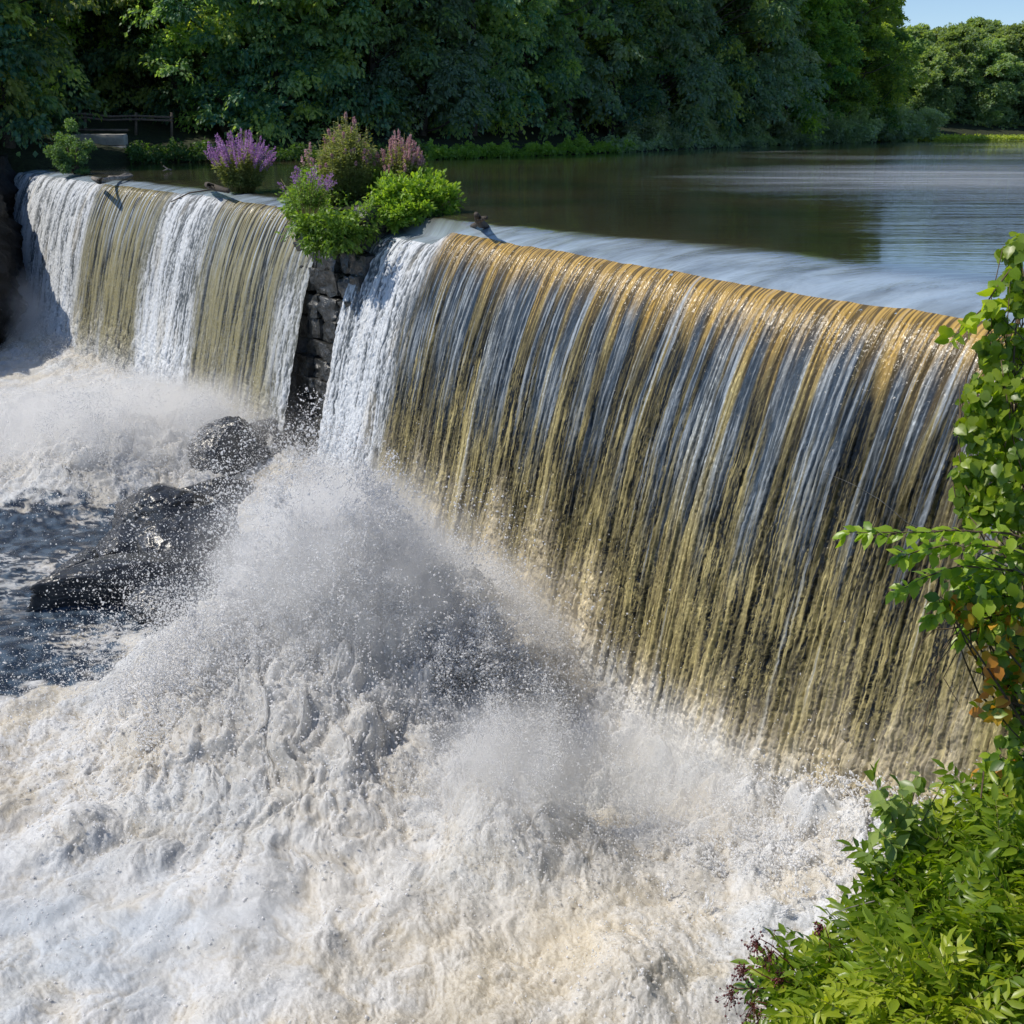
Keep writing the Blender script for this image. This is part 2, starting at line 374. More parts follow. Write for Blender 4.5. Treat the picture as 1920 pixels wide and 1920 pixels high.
rock(300, 975, (2.9, 3.0, 1.9), 15, 'broad wet rock hump in the dark water left of the spray', rz=.5)
rock(365, 1020, (2.2, 2.4, 1.5), 16, 'low black rock half hidden by flying spray', rz=.1)
rock(285, 1100, (4.2, 1.5, 1.2), 17, 'long low black ledge pointing left in the dark water', rz=.5)
rock(160, 1095, (1.1, 1.2, 1.3), 18, 'jagged black rock at the left tip of the long ledge', rz=.7)
rock(410, 1130, (2.8, 1.6, 1.1), 19, 'black ledge running under the big plume of spray', rz=.5)
rock(500, 868, (1.8, 1.5, 1.7), 23, 'sharp dark rock wedged between the grey slab and the blocky boulder', rz=.6)
rock(255, 1035, (1.6, 1.3, 1.1), 24, 'small jagged rock between the broad hump and the long ledge', rz=.3)
rock(350, 905, (1.2, 1.0, .9), 22, 'small wet rock behind the broad hump, nearest the left foam', rz=.3)
rock(1790, 1445, (1.1, .9, .7), 20, 'dark rock with water running over it beside the near bank', rz=.4, sink=.35)
rock(1850, 1500, (1.0, .9, .6), 21, 'dark wet rock just below the one nearest the right curtain', rz=.1, sink=.35)
# ------------------------------------------------------------ pond
def crest_wave(S, O): return fbm(S*.55+O*.25, O*.18, 3, 5)*.10+fbm(S*1.9, O*.3, 3, 8)*.04
def pond():
    m, nt, out = mat('pond_water')
    geo = nd(nt, 'ShaderNodeNewGeometry')
    mp = nd(nt, 'ShaderNodeMapping'); mp.inputs['Rotation'].default_value = (0, 0, math.radians(12)); mp.inputs['Scale'].default_value = (.16, .95, 1)
    L(nt, geo, 'Position', mp, 'Vector')
    n1 = nd(nt, 'ShaderNodeTexNoise', Scale=1.3, Detail=3, Roughness=.5); L(nt, mp, 'Vector', n1, 'Vector')
    n2 = nd(nt, 'ShaderNodeTexNoise', Scale=5.5, Detail=3, Roughness=.6); L(nt, mp, 'Vector', n2, 'Vector')
    ca = nd(nt, 'ShaderNodeAttribute', attribute_name='calm')
    cr = nd(nt, 'ShaderNodeAttribute', attribute_name='crest')
    ad = nd(nt, 'ShaderNodeMath', operation='MULTIPLY_ADD'); ad.inputs[1].default_value = .35
    L(nt, n2, 'Fac', ad, 0); L(nt, n1, 'Fac', ad, 2)
    mu = nd(nt, 'ShaderNodeMath', operation='MULTIPLY'); L(nt, ad, 'Value', mu, 0); L(nt, ca, 'Fac', mu, 1)
    bp = nd(nt, 'ShaderNodeBump', Strength=1, Distance=.13); L(nt, mu, 'Value', bp, 'Height')
    # fast water over the crest: streaks drawn along the flow
    tu = nd(nt, 'ShaderNodeAttribute', attribute_name='ss'); to = nd(nt, 'ShaderNodeAttribute', attribute_name='oo')
    cx = nd(nt, 'ShaderNodeCombineXYZ')
    m1 = nd(nt, 'ShaderNodeMath', operation='MULTIPLY'); m1.inputs[1].default_value = 1.1; L(nt, tu, 'Fac', m1, 0)
    m2 = nd(nt, 'ShaderNodeMath', operation='MULTIPLY'); m2.inputs[1].default_value = .45; L(nt, to, 'Fac', m2, 0)
    L(nt, m1, 'Value', cx, 'X'); L(nt, m2, 'Value', cx, 'Y')
    n3 = nd(nt, 'ShaderNodeTexNoise', Scale=1.0, Detail=5, Roughness=.6, Distortion=.3); L(nt, cx, 'Vector', n3, 'Vector')
    m3 = nd(nt, 'ShaderNodeMath', operation='MULTIPLY'); L(nt, n3, 'Fac', m3, 0); L(nt, cr, 'Fac', m3, 1)
    bp2 = nd(nt, 'ShaderNodeBump', Strength=1, Distance=.10); L(nt, m3, 'Value', bp2, 'Height'); L(nt, bp, 'Normal', bp2, 'Normal')
    n4 = nd(nt, 'ShaderNodeTexNoise', Scale=.12, Detail=4); L(nt, geo, 'Position', n4, 'Vector')
    r = ramp(nt, [(.35, (.022, .027, .016)), (.7, (.06, .05, .03))]); L(nt, n4, 'Fac', r, 'Fac')
    rs = ramp(nt, [(.30, (.25, .25, .25)), (.62, (1, 1, 1))]); L(nt, n3, 'Fac', rs, 'Fac')
    wm = nd(nt, 'ShaderNodeMath', operation='MULTIPLY'); L(nt, rs, 'Color', wm, 0); L(nt, cr, 'Fac', wm, 1)
    wm2 = nd(nt, 'ShaderNodeMath', operation='MULTIPLY'); wm2.inputs[1].default_value = .72; L(nt, wm, 'Value', wm2, 0)
    mx = nd(nt, 'ShaderNodeMix', data_type='RGBA'); L(nt, wm2, 'Value', mx, 0); L(nt, r, 'Color', mx, 6); mx.inputs[7].default_value = (.46, .58, .70, 1)  # sky-blue reflection and foam of the crest band painted into the base colour
    b = nd(nt, 'ShaderNodeBsdfPrincipled', IOR=1.7)
    rr = nd(nt, 'ShaderNodeMapRange'); rr.inputs['To Min'].default_value = .035; rr.inputs['To Max'].default_value = .22; L(nt, cr, 'Fac', rr, 'Value'); L(nt, rr, 'Result', b, 'Roughness')
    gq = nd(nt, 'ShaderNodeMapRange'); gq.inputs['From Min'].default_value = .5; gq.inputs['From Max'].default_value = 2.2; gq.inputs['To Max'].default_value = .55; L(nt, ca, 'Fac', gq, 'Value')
    mg = nd(nt, 'ShaderNodeMix', data_type='RGBA'); L(nt, gq, 'Result', mg, 0); L(nt, mx, 2, mg, 6); mg.inputs[7].default_value = (.62, .67, .72, 1)  # silvery glare on the rippled water painted as a pale base colour
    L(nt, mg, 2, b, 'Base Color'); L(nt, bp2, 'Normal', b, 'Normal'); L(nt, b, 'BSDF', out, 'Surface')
    s = np.concatenate([np.linspace(S_START-2, S_END, 700), np.linspace(S_END+.5, S_END+120, 60)])
    s = np.concatenate([np.linspace(S_START-60, S_START-2.5, 30), s])
    o = np.concatenate([-2.6-1.2*(np.exp(np.linspace(0, 5.2, 150))-1)[::-1], np.linspace(-2.55, .17, 70)])
    Sg, Og = np.meshgrid(s, o, indexing='ij')
    z = prof_z(Og, Sg)
    wav = crest_wave(Sg, Og)
    wd_ = lerp(1.2, .35, sst(3, 17, Sg)); cre = sst(-2.5*wd_, -1.0*wd_, Og+.35*fbm(Sg*.35, Og*.3, 3, 6)*wd_)
    z = z+wav*sst(-2.6, -.6, Og)*.5
    outside = (Sg > S_END+.2)
    z = np.where(outside & (Og > -1.5), -1.0, z)
    P = place(Sg, Og, z)
    x, y = P[..., 0], P[..., 1]
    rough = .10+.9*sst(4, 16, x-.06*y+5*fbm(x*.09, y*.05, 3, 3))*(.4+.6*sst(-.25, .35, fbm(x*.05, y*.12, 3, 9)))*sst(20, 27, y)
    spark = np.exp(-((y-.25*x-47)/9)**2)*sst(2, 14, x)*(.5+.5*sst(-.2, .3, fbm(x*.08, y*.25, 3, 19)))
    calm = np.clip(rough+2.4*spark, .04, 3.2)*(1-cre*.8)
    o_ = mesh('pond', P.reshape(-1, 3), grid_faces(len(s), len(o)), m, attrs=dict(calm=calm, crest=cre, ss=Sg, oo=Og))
    tag(o_, 'calm dark mill pond above the dam, reflecting trees and pale sky', kind='structure')
pond()
# ------------------------------------------------------------ falling water
FOAM_BASE = np.array([.80, .82, .84]); CREAM = np.array([.72, .62, .44])
def water_mat():
    m, nt, out = mat('falling_water')
    c = nd(nt, 'ShaderNodeAttribute', attribute_name='tint'); w = nd(nt, 'ShaderNodeAttribute', attribute_name='froth')
    b = nd(nt, 'ShaderNodeBsdfPrincipled', IOR=1.333); L(nt, c, 'Color', b, 'Base Color')
    rr = nd(nt, 'ShaderNodeMapRange'); rr.inputs['To Min'].default_value = .16; rr.inputs['To Max'].default_value = .6; L(nt, w, 'Fac', rr, 'Value'); L(nt, rr, 'Result', b, 'Roughness')
    tu = nd(nt, 'ShaderNodeAttribute', attribute_name='ss'); to = nd(nt, 'ShaderNodeAttribute', attribute_name='oo')
    cx = nd(nt, 'ShaderNodeCombineXYZ')
    m1 = nd(nt, 'ShaderNodeMath', operation='MULTIPLY'); m1.inputs[1].default_value = 26; L(nt, tu, 'Fac', m1, 0)
    m2 = nd(nt, 'ShaderNodeMath', operation='MULTIPLY'); m2.inputs[1].default_value = 9; L(nt, to, 'Fac', m2, 0)
    L(nt, m1, 'Value', cx, 'X'); L(nt, m2, 'Value', cx, 'Y')
    n = nd(nt, 'ShaderNodeTexNoise', Scale=1, Detail=3, Roughness=.6, Distortion=.6); L(nt, cx, 'Vector', n, 'Vector')
    bp = nd(nt, 'ShaderNodeBump', Strength=.8, Distance=.02); L(nt, n, 'Fac', bp, 'Height'); L(nt, bp, 'Normal', b, 'Normal')
    t = nd(nt, 'ShaderNodeBsdfTranslucent'); L(nt, c, 'Color', t, 'Color'); L(nt, bp, 'Normal', t, 'Normal')
    ms = nd(nt, 'ShaderNodeMixShader', Fac=.15); L(nt, b, 'BSDF', ms, 1); L(nt, t, 'BSDF', ms, 2)
    L(nt, ms, 'Shader', out, 'Surface')
    return m
WM = water_mat()
def fall(name, s0, s1, ns, nt_, label, white_fn, olive_fn, seed):
    s = np.linspace(s0, s1, ns)
    o = np.concatenate([np.linspace(-.35, .12, 26)[:-1], np.linspace(.12, 2.45, nt_)])
    # even spacing down the fall
    oo = np.linspace(.07, 2.45, 2000); zz = prof_z(oo, np.full_like(oo, s0)); ln = np.concatenate([[0], np.cumsum(np.hypot(np.diff(oo), np.diff(zz)))])
    o = np.interp(np.linspace(0, ln[-1], nt_), ln, oo); arc = np.linspace(0, ln[-1], nt_)
    Sg, Og = np.meshgrid(s, o, indexing='ij'); A = np.broadcast_to(arc, Sg.shape)
    D = np.clip(A, 0, 9)/7.4                                    # 0 lip … 1 foot
    ws = Sg+.10*fbm(Sg*.6, A*.25, 2, seed+1)+.035*D*fbm(Sg*3, A*1.8, 3, seed+2)
    white = white_fn(Sg, D, seed); olive = olive_fn(Sg)
    band = fbm(ws*.85, A*.05, 3, seed+3)                           # broad curtains
    c_pool = fbm(Sg*.5, A*.22, 3, seed+60); st1 = fbm(ws*5, A*.16, 3, seed+4); st2 = fbm(ws*17, A*.5, 3, seed+5); st3 = fbm(ws*42, A*2.2, 2, seed+6)
    q = 1.2*D+.2
    cellx = ws*11+1.0*fbm(ws*8, A*4.5, 2, seed+7); celly = A*(1.3+1.6*sst(.35, .9, D))+1.0*fbm(ws*7, A*3.5, 2, seed+8)
    cell = 1-np.abs(fbm(cellx, celly, 2, seed+9))*3.2               # net of threads
    cell2 = 1-np.abs(fbm(cellx*2.1, celly*1.6, 2, seed+10))*3
    fold = 1-np.abs(st1)*3.2; fold2 = 1-np.abs(st2)*3
    edge = sst(0, .22, A)
    # --- colour
    gold = np.array([.60, .38, .10]); ol = np.array([.43, .36, .155]); dark = np.array([.010, .012, .014]); slate = np.array([.05, .075, .11]); grey = np.array([.36, .41, .46]); brn = np.array([.07, .055, .03])
    body = lerp(gold, ol, sst(.06, .26, D+.1*st1)[..., None])
    thin = sst(.18, .0, band+.3*st1)*sst(.06, .34, D+.25*fbm(Sg*1.5, A*0, 2, seed+11))   # where the wall shows through
    open_ = np.clip(thin*.9+.45*sst(.2, .7, D)*sst(.04, -.10, st1+.3*st2), 0, 1)
    rib = fbm(ws*1.9, A*.05, 2, seed+50); open_ = np.clip(open_+1.1*sst(.05, -.07, rib)*sst(.06, .24, D+.12*st1)*(1-.5*sst(.7, 1, D)), 0, 1)
    wv = ws+.05*D*fbm(ws*7, A*2.4, 2, seed+61)+.012*fbm(ws*20, A*6, 2, seed+64); line = 1-np.abs(fbm(wv*13, A*.22, 2, seed+62))*4.5; line2 = 1-np.abs(fbm(wv*24+3, A*.35, 2, seed+63))*4
    thread = np.clip(sst(.25, .9, line)*.8+sst(.45, .95, line2)*.45+(sst(.62, .97, cell)*.6+sst(.78, 1, cell2)*.3)*sst(.45, .8, D), 0, 1)*(.3+.7*sst(.15, .5, D))*(.55+.45*sst(-.2, .2, fbm(ws*6, A*1.2, 2, seed+65)))
    colw = np.clip(sst(-.16, .20, st2+.5*st1)*.95+.08, 0, 1)
    base = lerp(brn, body, (colw*(1-.12*D))[..., None])
    opn = lerp(dark, ol*1.15, np.clip(thread, 0, 1)[..., None])
    c = lerp(base, opn, open_[..., None])
    c = lerp(c, ol*1.15, (sst(.45, .9, cell2)*.3*sst(.2, .7, D)*(1-open_))[..., None])
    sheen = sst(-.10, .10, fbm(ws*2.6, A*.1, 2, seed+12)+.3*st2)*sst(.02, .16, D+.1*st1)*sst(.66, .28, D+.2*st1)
    c = lerp(c, lerp(slate, grey, sst(-.05, .4, st2+.4*st3)[..., None]), (sheen*.85)[..., None])  # blue-grey sky sheen painted into the curtain colour
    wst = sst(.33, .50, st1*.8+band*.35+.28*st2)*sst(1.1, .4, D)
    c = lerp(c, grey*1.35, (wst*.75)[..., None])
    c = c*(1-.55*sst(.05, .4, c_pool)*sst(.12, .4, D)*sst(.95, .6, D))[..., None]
    foot = sst(.60, .98, D-.13*np.exp(-((Sg-3.2)/3.0)**2)+.20*fbm(Sg*1.1, A*.4, 3, seed+13)+.06*st1)
    c = lerp(c, CREAM*.95, (foot*.75)[..., None]); c = lerp(c, FOAM_BASE, (sst(.85, 1.0, D+.1*st1)*.7)[..., None])
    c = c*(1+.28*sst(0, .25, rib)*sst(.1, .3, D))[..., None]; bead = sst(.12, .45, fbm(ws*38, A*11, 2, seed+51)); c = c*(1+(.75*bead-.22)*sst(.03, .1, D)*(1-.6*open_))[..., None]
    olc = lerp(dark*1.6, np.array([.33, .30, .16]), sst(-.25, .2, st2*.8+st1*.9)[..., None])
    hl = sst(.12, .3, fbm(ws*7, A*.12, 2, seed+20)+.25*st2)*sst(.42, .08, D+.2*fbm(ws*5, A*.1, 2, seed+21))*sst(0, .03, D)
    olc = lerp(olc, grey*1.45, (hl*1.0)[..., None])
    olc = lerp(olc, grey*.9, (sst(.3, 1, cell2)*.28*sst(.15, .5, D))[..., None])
    olc = lerp(olc, FOAM_BASE*.9, (sst(.75, 1.02, D+.1*st1)*.6)[..., None])
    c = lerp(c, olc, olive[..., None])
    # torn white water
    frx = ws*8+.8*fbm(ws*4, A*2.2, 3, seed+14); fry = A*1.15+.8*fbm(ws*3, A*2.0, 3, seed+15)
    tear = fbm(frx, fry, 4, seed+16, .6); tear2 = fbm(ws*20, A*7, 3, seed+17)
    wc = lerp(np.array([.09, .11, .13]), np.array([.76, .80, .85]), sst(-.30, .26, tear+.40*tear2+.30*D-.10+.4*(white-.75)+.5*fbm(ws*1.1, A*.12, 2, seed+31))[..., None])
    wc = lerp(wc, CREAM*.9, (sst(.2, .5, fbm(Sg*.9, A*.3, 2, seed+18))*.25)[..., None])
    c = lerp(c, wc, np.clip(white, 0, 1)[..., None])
    froth = np.clip(white+foot+.35*wst+.25*colw*D, 0, 1)
    # --- relief
    h = edge*(.030*fold*(.4+.6*D)+.014*fold2*(.35+.65*sst(.1, .4, D))+.05*band+.010*st3+q*.010*(cell-.3)*(.25+.75*open_)+q*.005*cell2)
    h = h+.03*st1*edge+.045*np.clip(colw, 0, 1)*edge*sst(.05, .4, D)
    h = h+sheen*0
    hw = edge*(.07*tear+.03*tear2+.10*fbm(Sg*1.3, A*.2, 2, seed+19))
    h = lerp(h, hw, np.clip(white, 0, 1))
    h = h+foot*(.16*billow(Sg*2.2+A*.4, A*2.0, 4, seed+22)*1.6)
    dz = 2.4*np.maximum(Og, 0)+.3; nl = np.hypot(1, dz)
    on = Og+h*dz/nl; zn = prof_z(Og, Sg)+h/nl+.010+.5*crest_wave(Sg, np.minimum(Og, .17))*sst(.7, .0, A)
    P = place(Sg, on, zn)
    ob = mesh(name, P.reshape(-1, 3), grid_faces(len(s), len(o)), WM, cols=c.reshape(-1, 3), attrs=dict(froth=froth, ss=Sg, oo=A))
    tag(ob, label, kind='structure')
    return ob
def white_r(S, D, seed): return sst(S_W0-.9, S_W0+.6, S+.5*fbm(S*1.2, D*3, 3, seed+30)-.9*D+.2)
fall('waterfall', S_START, S_PR+.1, 1900, 620, 'right hand curtain of amber water pouring over the dam beside the pier', white_r, lambda S: np.zeros_like(S), 40)
sL1, sL2, sL3, sL4 = s_of(440), s_of(400), s_of(325), s_of(205)
def white_l(S, D, seed):
    j = .9*fbm(S*.8, D*1.6, 4, seed+30)+.5*fbm(S*3, D*.6, 2, seed+32)
    a = sst(sL1-1.2, sL1+1.2, S+j)*(1-sst(sL3-1.2, sL3+1.0, S+j+.6*D)); b = sst(sL4-1.2, sL4+1.2, S+j)
    e = 1-sst(S_PL+.8, S_PL+2.2, S+j+.6*D)
    return np.clip(np.clip(a+b+.8*e*sst(.05, .4, D), 0, 1)*.92+.5*sst(.45, 1., D)*sst(-.1, .3, fbm(S*1.5, D*2, 3, seed+33)), 0, 1)
fall('waterfall', S_PL-.1, S_END+.6, 1300, 420, 'left hand curtain of water falling between the pier and the dark bank', white_l, lambda S: np.ones_like(S)*.85, 90)
# ------------------------------------------------------------ river below
BL = []       # splash mounds: x, y, radius, height, flow stretch
def mound(u, v, r, h, z=RZ): p = at(u, v, z); BL.append((p[0], p[1], r, h))
mound(640, 1330, 2.8, 2.6); mound(500, 1290, 2.1, 2.0); mound(800, 1240, 1.6, 1.9); mound(850, 1330, 1.5, 1.4); mound(420, 1400, 1.2, .7)
mound(230, 880, 3.2, 1.5); mound(60, 830, 3.8, 1.4); mound(340, 840, 2.0, .9)
mound(980, 1560, 1.1, .9); mound(150, 1560, .6, .4); mound(290, 1600, .5, .35); mound(1180, 1830, .5, .35)
def foam_fields(x, y):
    fl = x*.82+y*.57; cr = -x*.57+y*.82
    wx = x+.35*fbm(x*.5, y*.5, 3, 201); wy = y+.35*fbm(x*.5, y*.5, 3, 202)
    big = fbm(wx*.45, wy*.3, 3, 203)
    b1 = billow(wx*1.1, wy*.85, 5, 204, .55); b2 = billow(wx*3.4+.6*b1, wy*2.8, 4, 205, .6)
    return big, b1, b2, fl, cr
def river():
    m, nt, out = mat('river_foam')
    c = nd(nt, 'ShaderNodeAttribute', attribute_name='tint'); w = nd(nt, 'ShaderNodeAttribute', attribute_name='froth')
    b = nd(nt, 'ShaderNodeBsdfPrincipled', IOR=1.333); L(nt, c, 'Color', b, 'Base Color')
    rr = nd(nt, 'ShaderNodeMapRange'); rr.inputs['To Min'].default_value = .10; rr.inputs['To Max'].default_value = .5; L(nt, w, 'Fac', rr, 'Value'); L(nt, rr, 'Result', b, 'Roughness')
    geo = nd(nt, 'ShaderNodeNewGeometry')
    n = nd(nt, 'ShaderNodeTexNoise', Scale=14, Detail=4, Roughness=.65, Distortion=.8); L(nt, geo, 'Position', n, 'Vector')
    vv = nd(nt, 'ShaderNodeTexVoronoi', Scale=30); L(nt, geo, 'Position', vv, 'Vector')
    ad = nd(nt, 'ShaderNodeMath', operation='MULTIPLY_ADD'); ad.inputs[1].default_value = .3; L(nt, vv, 'Distance', ad, 0); L(nt, n, 'Fac', ad, 2)
    bp = nd(nt, 'ShaderNodeBump', Strength=.7, Distance=.035); gr = nd(nt, 'ShaderNodeAttribute', attribute_name='grain'); gm = nd(nt, 'ShaderNodeMath', operation='MULTIPLY'); L(nt, ad, 'Value', gm, 0); L(nt, gr, 'Fac', gm, 1); L(nt, gm, 'Value', bp, 'Height'); L(nt, bp, 'Normal', b, 'Normal')
    b.inputs['Subsurface Scale'].default_value = .10; b.inputs['Subsurface Radius'].default_value = (1, 1, 1)
    L(nt, w, 'Fac', b, 'Subsurface Weight')
    th = nd(nt, 'ShaderNodeAttribute', attribute_name='thin'); tl = nd(nt, 'ShaderNodeBsdfTranslucent'); tl.inputs['Color'].default_value = (.95, .95, .94, 1)
    mt = nd(nt, 'ShaderNodeMixShader'); L(nt, th, 'Fac', mt, 0); L(nt, b, 'BSDF', mt, 1); L(nt, tl, 'BSDF', mt, 2); L(nt, mt, 'Shader', out, 'Surface')
    r = np.exp(np.linspace(math.log(8.6), math.log(82), 1050)); a = np.linspace(-.62, .60, 1250)
    R_, A_ = np.meshgrid(r, a, indexing='ij'); x = R_*np.sin(A_); y = R_*np.cos(A_)
    big, b1, b2, fl, cr = foam_fields(x, y)
    rel = np.stack([x-LP[1][0], y-LP[1][1]], -1); sd = rel@d0; od = rel@n0-np.interp(sd, _sg, _dg)
    wx_, wy_ = x*.82+y*.57, -x*.57+y*.82
    near = np.exp(-((od-2.5)/1.3)**2)*(od > -3)
    mh = np.zeros_like(x)
    for bx, by, br, bh in BL:
        mh = np.maximum(mh, bh*np.exp(-(((x-bx)/br)**2+((y-by)/(br*1.0))**2)**1.1))
    # dark open water on the left
    dk = np.zeros_like(x)
    for u, v, rad in [(60, 1010, 3.2), (200, 1000, 2.8), (330, 1030, 2.4), (120, 1120, 2.8), (20, 1220, 2.2), (300, 1120, 2.2), (420, 1080, 1.8), (150, 1240, 1.2)]:
        p = at(u, v, RZ); dk = np.maximum(dk, np.exp(-(((x-p[0])/rad)**2+((y-p[1])/rad)**2)**1.3))
    p = at(1800, 1440, RZ); dk = np.maximum(dk, .8*np.exp(-(((x-p[0])/.8)**2+((y-p[1])/.8)**2)))
    lace = fbm(x*1.5+.5*b1, y*1.8, 5, 210, .62)
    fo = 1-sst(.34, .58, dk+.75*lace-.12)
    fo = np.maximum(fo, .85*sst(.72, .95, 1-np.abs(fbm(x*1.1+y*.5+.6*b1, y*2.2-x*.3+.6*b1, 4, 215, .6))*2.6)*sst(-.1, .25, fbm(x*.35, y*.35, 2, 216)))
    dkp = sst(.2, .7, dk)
    pa, pb = at(330, 1720, RZ), at(800, 1600, RZ)
    smo = np.exp(-(((x-pa[0])/2.6)**2+((y-pa[1])/2.2)**2)); smo = np.clip(smo+.6*np.exp(-(((x-pb[0])/1.6)**2+((y-pb[1])/1.2)**2))+.5*sst(.0, .35, fbm(x*.35, y*.5, 2, 262))-.1, 0, 1)*(1-np.clip(mh, 0, 1))
    roll = (1-np.abs(fbm(wx_*.8+.5*big, wy_*2.4+.8*b1, 3, 263))*2.6)
    h = .22*big+.20*b1*(1-.4*dkp)*(1-.55*smo)+.075*b2*(1-.2*dkp)*(1-.85*smo)+.034*billow(wx_*8+b1, wy_*8, 3, 266)*(1-.7*smo)*(1-.6*dkp)+(.55+.55*sst(9, 1, sd))*near*(.6+.9*b1)+.12*fbm(wx_*.9, wy_*1.2, 2, 250)
    h = h+mh*(.74+.45*b1+.22*b2+.18*fbm(x*.9, y*.9, 2, 251))
    h = h*(1-.35*dkp)-1.0*np.exp(-((sd-3.2)/2.8)**2)*np.exp(-((od-3.0)/2.0)**2)+.5*np.exp(-((sd+3.0)/1.8)**2)*near
    amp = np.clip(.3+mh+near*.6, 0, 1.4)
    dx = amp*.22*fbm(x*1.5, y*1.5, 2, 220); dy = amp*.22*fbm(x*1.5, y*1.5, 2, 221)
    white = np.array([.60, .605, .61]); cream = np.array([.57, .50, .385]); blue = np.array([.43, .485, .54])
    cav = sst(.36, .12, b1+.5*b2-.1)
    c = lerp(white, cream, np.clip(cav*.55+.5*sst(0, .35, fbm(x*.35, y*.35, 3, 230))+.0*x, 0, 1)[..., None]*.8)
    c = lerp(c, blue, (sst(-.02, .35, fbm(x*.28+5, y*.4, 2, 233))*.4)[..., None])
    tan = np.array([.38, .31, .18]); c = lerp(c, tan, (sst(.18, .03, b2)*.55*(.3+cav)*(1-.8*smo))[..., None]); c = lerp(c, np.array([.50, .44, .33]), (.6*sst(-.05, .3, fbm(x*.8, y*.9, 4, 270))*(1-smo))[..., None])
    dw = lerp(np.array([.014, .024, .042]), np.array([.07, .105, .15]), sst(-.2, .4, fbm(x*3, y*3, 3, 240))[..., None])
    c = c*(1+.10*fbm(x*9, y*9, 3, 271)[..., None]); c = c*(1-.22*sst(.0, .35, fbm(x*.6+3, y*.7, 4, 275)))[..., None]; pc = at(120, 1780, RZ); c = lerp(c, np.array([.40, .455, .52]), (.55*np.exp(-(((x-pc[0])/2.6)**2+((y-pc[1])/2.4)**2))*sst(-.3, .2, fbm(x*.9, y*1.2, 3, 276)))[..., None]); pc = at(1000, 1780, RZ); c = lerp(c, np.array([.64, .56, .42]), (.5*np.exp(-(((x-pc[0])/2.0)**2+((y-pc[1])/2.0)**2)))[..., None]); mw = np.clip(mh*.7, 0, 1); c = lerp(c, np.array([.86, .85, .83]), (.75*mw)[..., None]); c = lerp(dw, c, fo[..., None])  # cool shadow painted blue at lower left; shaded splash mounds painted whiter
    z = RZ+h-.1
    z = np.where(od < .4, np.minimum(z, RZ+.3), z)
    P = np.stack([x+dx, y+dy, z], -1)
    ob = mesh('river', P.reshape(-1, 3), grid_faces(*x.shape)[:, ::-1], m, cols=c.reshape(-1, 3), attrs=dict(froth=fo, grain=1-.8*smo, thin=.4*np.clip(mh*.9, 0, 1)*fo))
    tag(ob, 'churning white and cream foam of the river below the dam', kind='structure')
    Pf_ = P.reshape(-1, 3); cell_a = (R_**2).ravel(); cl = fbm3(Pf_, 2.1, 3, 260)
    wt = cell_a*(np.clip(mh.ravel()*1.0, 0, 1.6)+2.8*near.ravel()+.22)*(fo.ravel() > .5)*np.clip(cl*3+.35, 0.03, 1)
    g_ = np.random.default_rng(3); i = g_.choice(len(Pf_), 240000, p=wt/wt.sum())
    act = np.clip(mh.ravel()[i]+near.ravel()[i], 0, 1.3); Q = Pf_[i]+g_.normal(size=(len(i), 3))*(.008+.05*act)[:, None]; lift = .004+.36*act; Q[:, 2] += np.abs(g_.normal(size=len(i)))*lift*.6
    return Q, .005+.017*g_.random(len(i))**3
FROTH_P, FROTH_R = river()
# ------------------------------------------------------------ flying spray
def spray_mat():
    m, nt, out = mat('water_droplets')
    b = nd(nt, 'ShaderNodeBsdfPrincipled', Roughness=.25, IOR=1.333); b.inputs['Base Color'].default_value = (.96, .96, .97, 1)
    t = nd(nt, 'ShaderNodeBsdfTranslucent'); t.inputs['Color'].default_value = (.97, .97, .97, 1)
    ms = nd(nt, 'ShaderNodeMixShader', Fac=.5); L(nt, b, 'BSDF', ms, 1); L(nt, t, 'BSDF', ms, 2); L(nt, ms, 'Shader', out, 'Surface')
    return m
DM = spray_mat()
def drops(name, P, R, label, vel=None):
    N = len(P); fr = rotmats(N); st = rng.uniform(1, 2.2, N)
    if vel is not None:
        k = len(vel); fr[:k] = frames(vel+rng.normal(size=vel.shape)*.25, rng.normal(size=vel.shape)); st[:k] = rng.uniform(1.2, 4.5, k)
    loc = OCT_V[None]*R[:, None, None]*np.stack([st, np.ones(N), np.ones(N)], 1)[:, None, :]
    V = np.einsum('nij,njk->nik', loc, fr)+P[:, None]
    F = (OCT_F[None]+(np.arange(N)*6)[:, None, None]).reshape(-1, 3)
    return tag(mesh(name, V.reshape(-1, 3), F, DM), label, kind='stuff', cat='spray')
def cloud(cx, cy, z0, rx, ry, h, n, lean=(0, 0), thr=.0, f=1.3, seed=0, rmin=.004, rmax=.016, edge=1.6):
    """droplets filling a torn plume: density from warped noise, thinning upward"""
    N = n*7; P = rng.normal(size=(N, 3))*[.5, .5, 0]; t = rng.random(N)**1.15
    P[:, 2] = t
    wid = 1.05-.45*t
    W = np.stack([cx+P[:, 0]*rx*wid+lean[0]*t, cy+P[:, 1]*ry*wid+lean[1]*t, z0+t*h*(1-.35*np.minimum(1, (P[:, 0]**2+P[:, 1]**2)*1.6))], 1)
    Q = W+.5*np.stack([fbm3(W, .9, 2, seed+50), fbm3(W, .9, 2, seed+51), fbm3(W, .9, 2, seed+52)], 1)
    d = fbm3(Q, f, 4, seed+53)
    pr = np.clip((d-thr)*3.2, 0.02, 1)*(1-t**edge*.75)
    k = rng.random(N) < pr; W = W[k][:n]
    return W, rmin+(rmax-rmin)*rng.random(len(W))**4
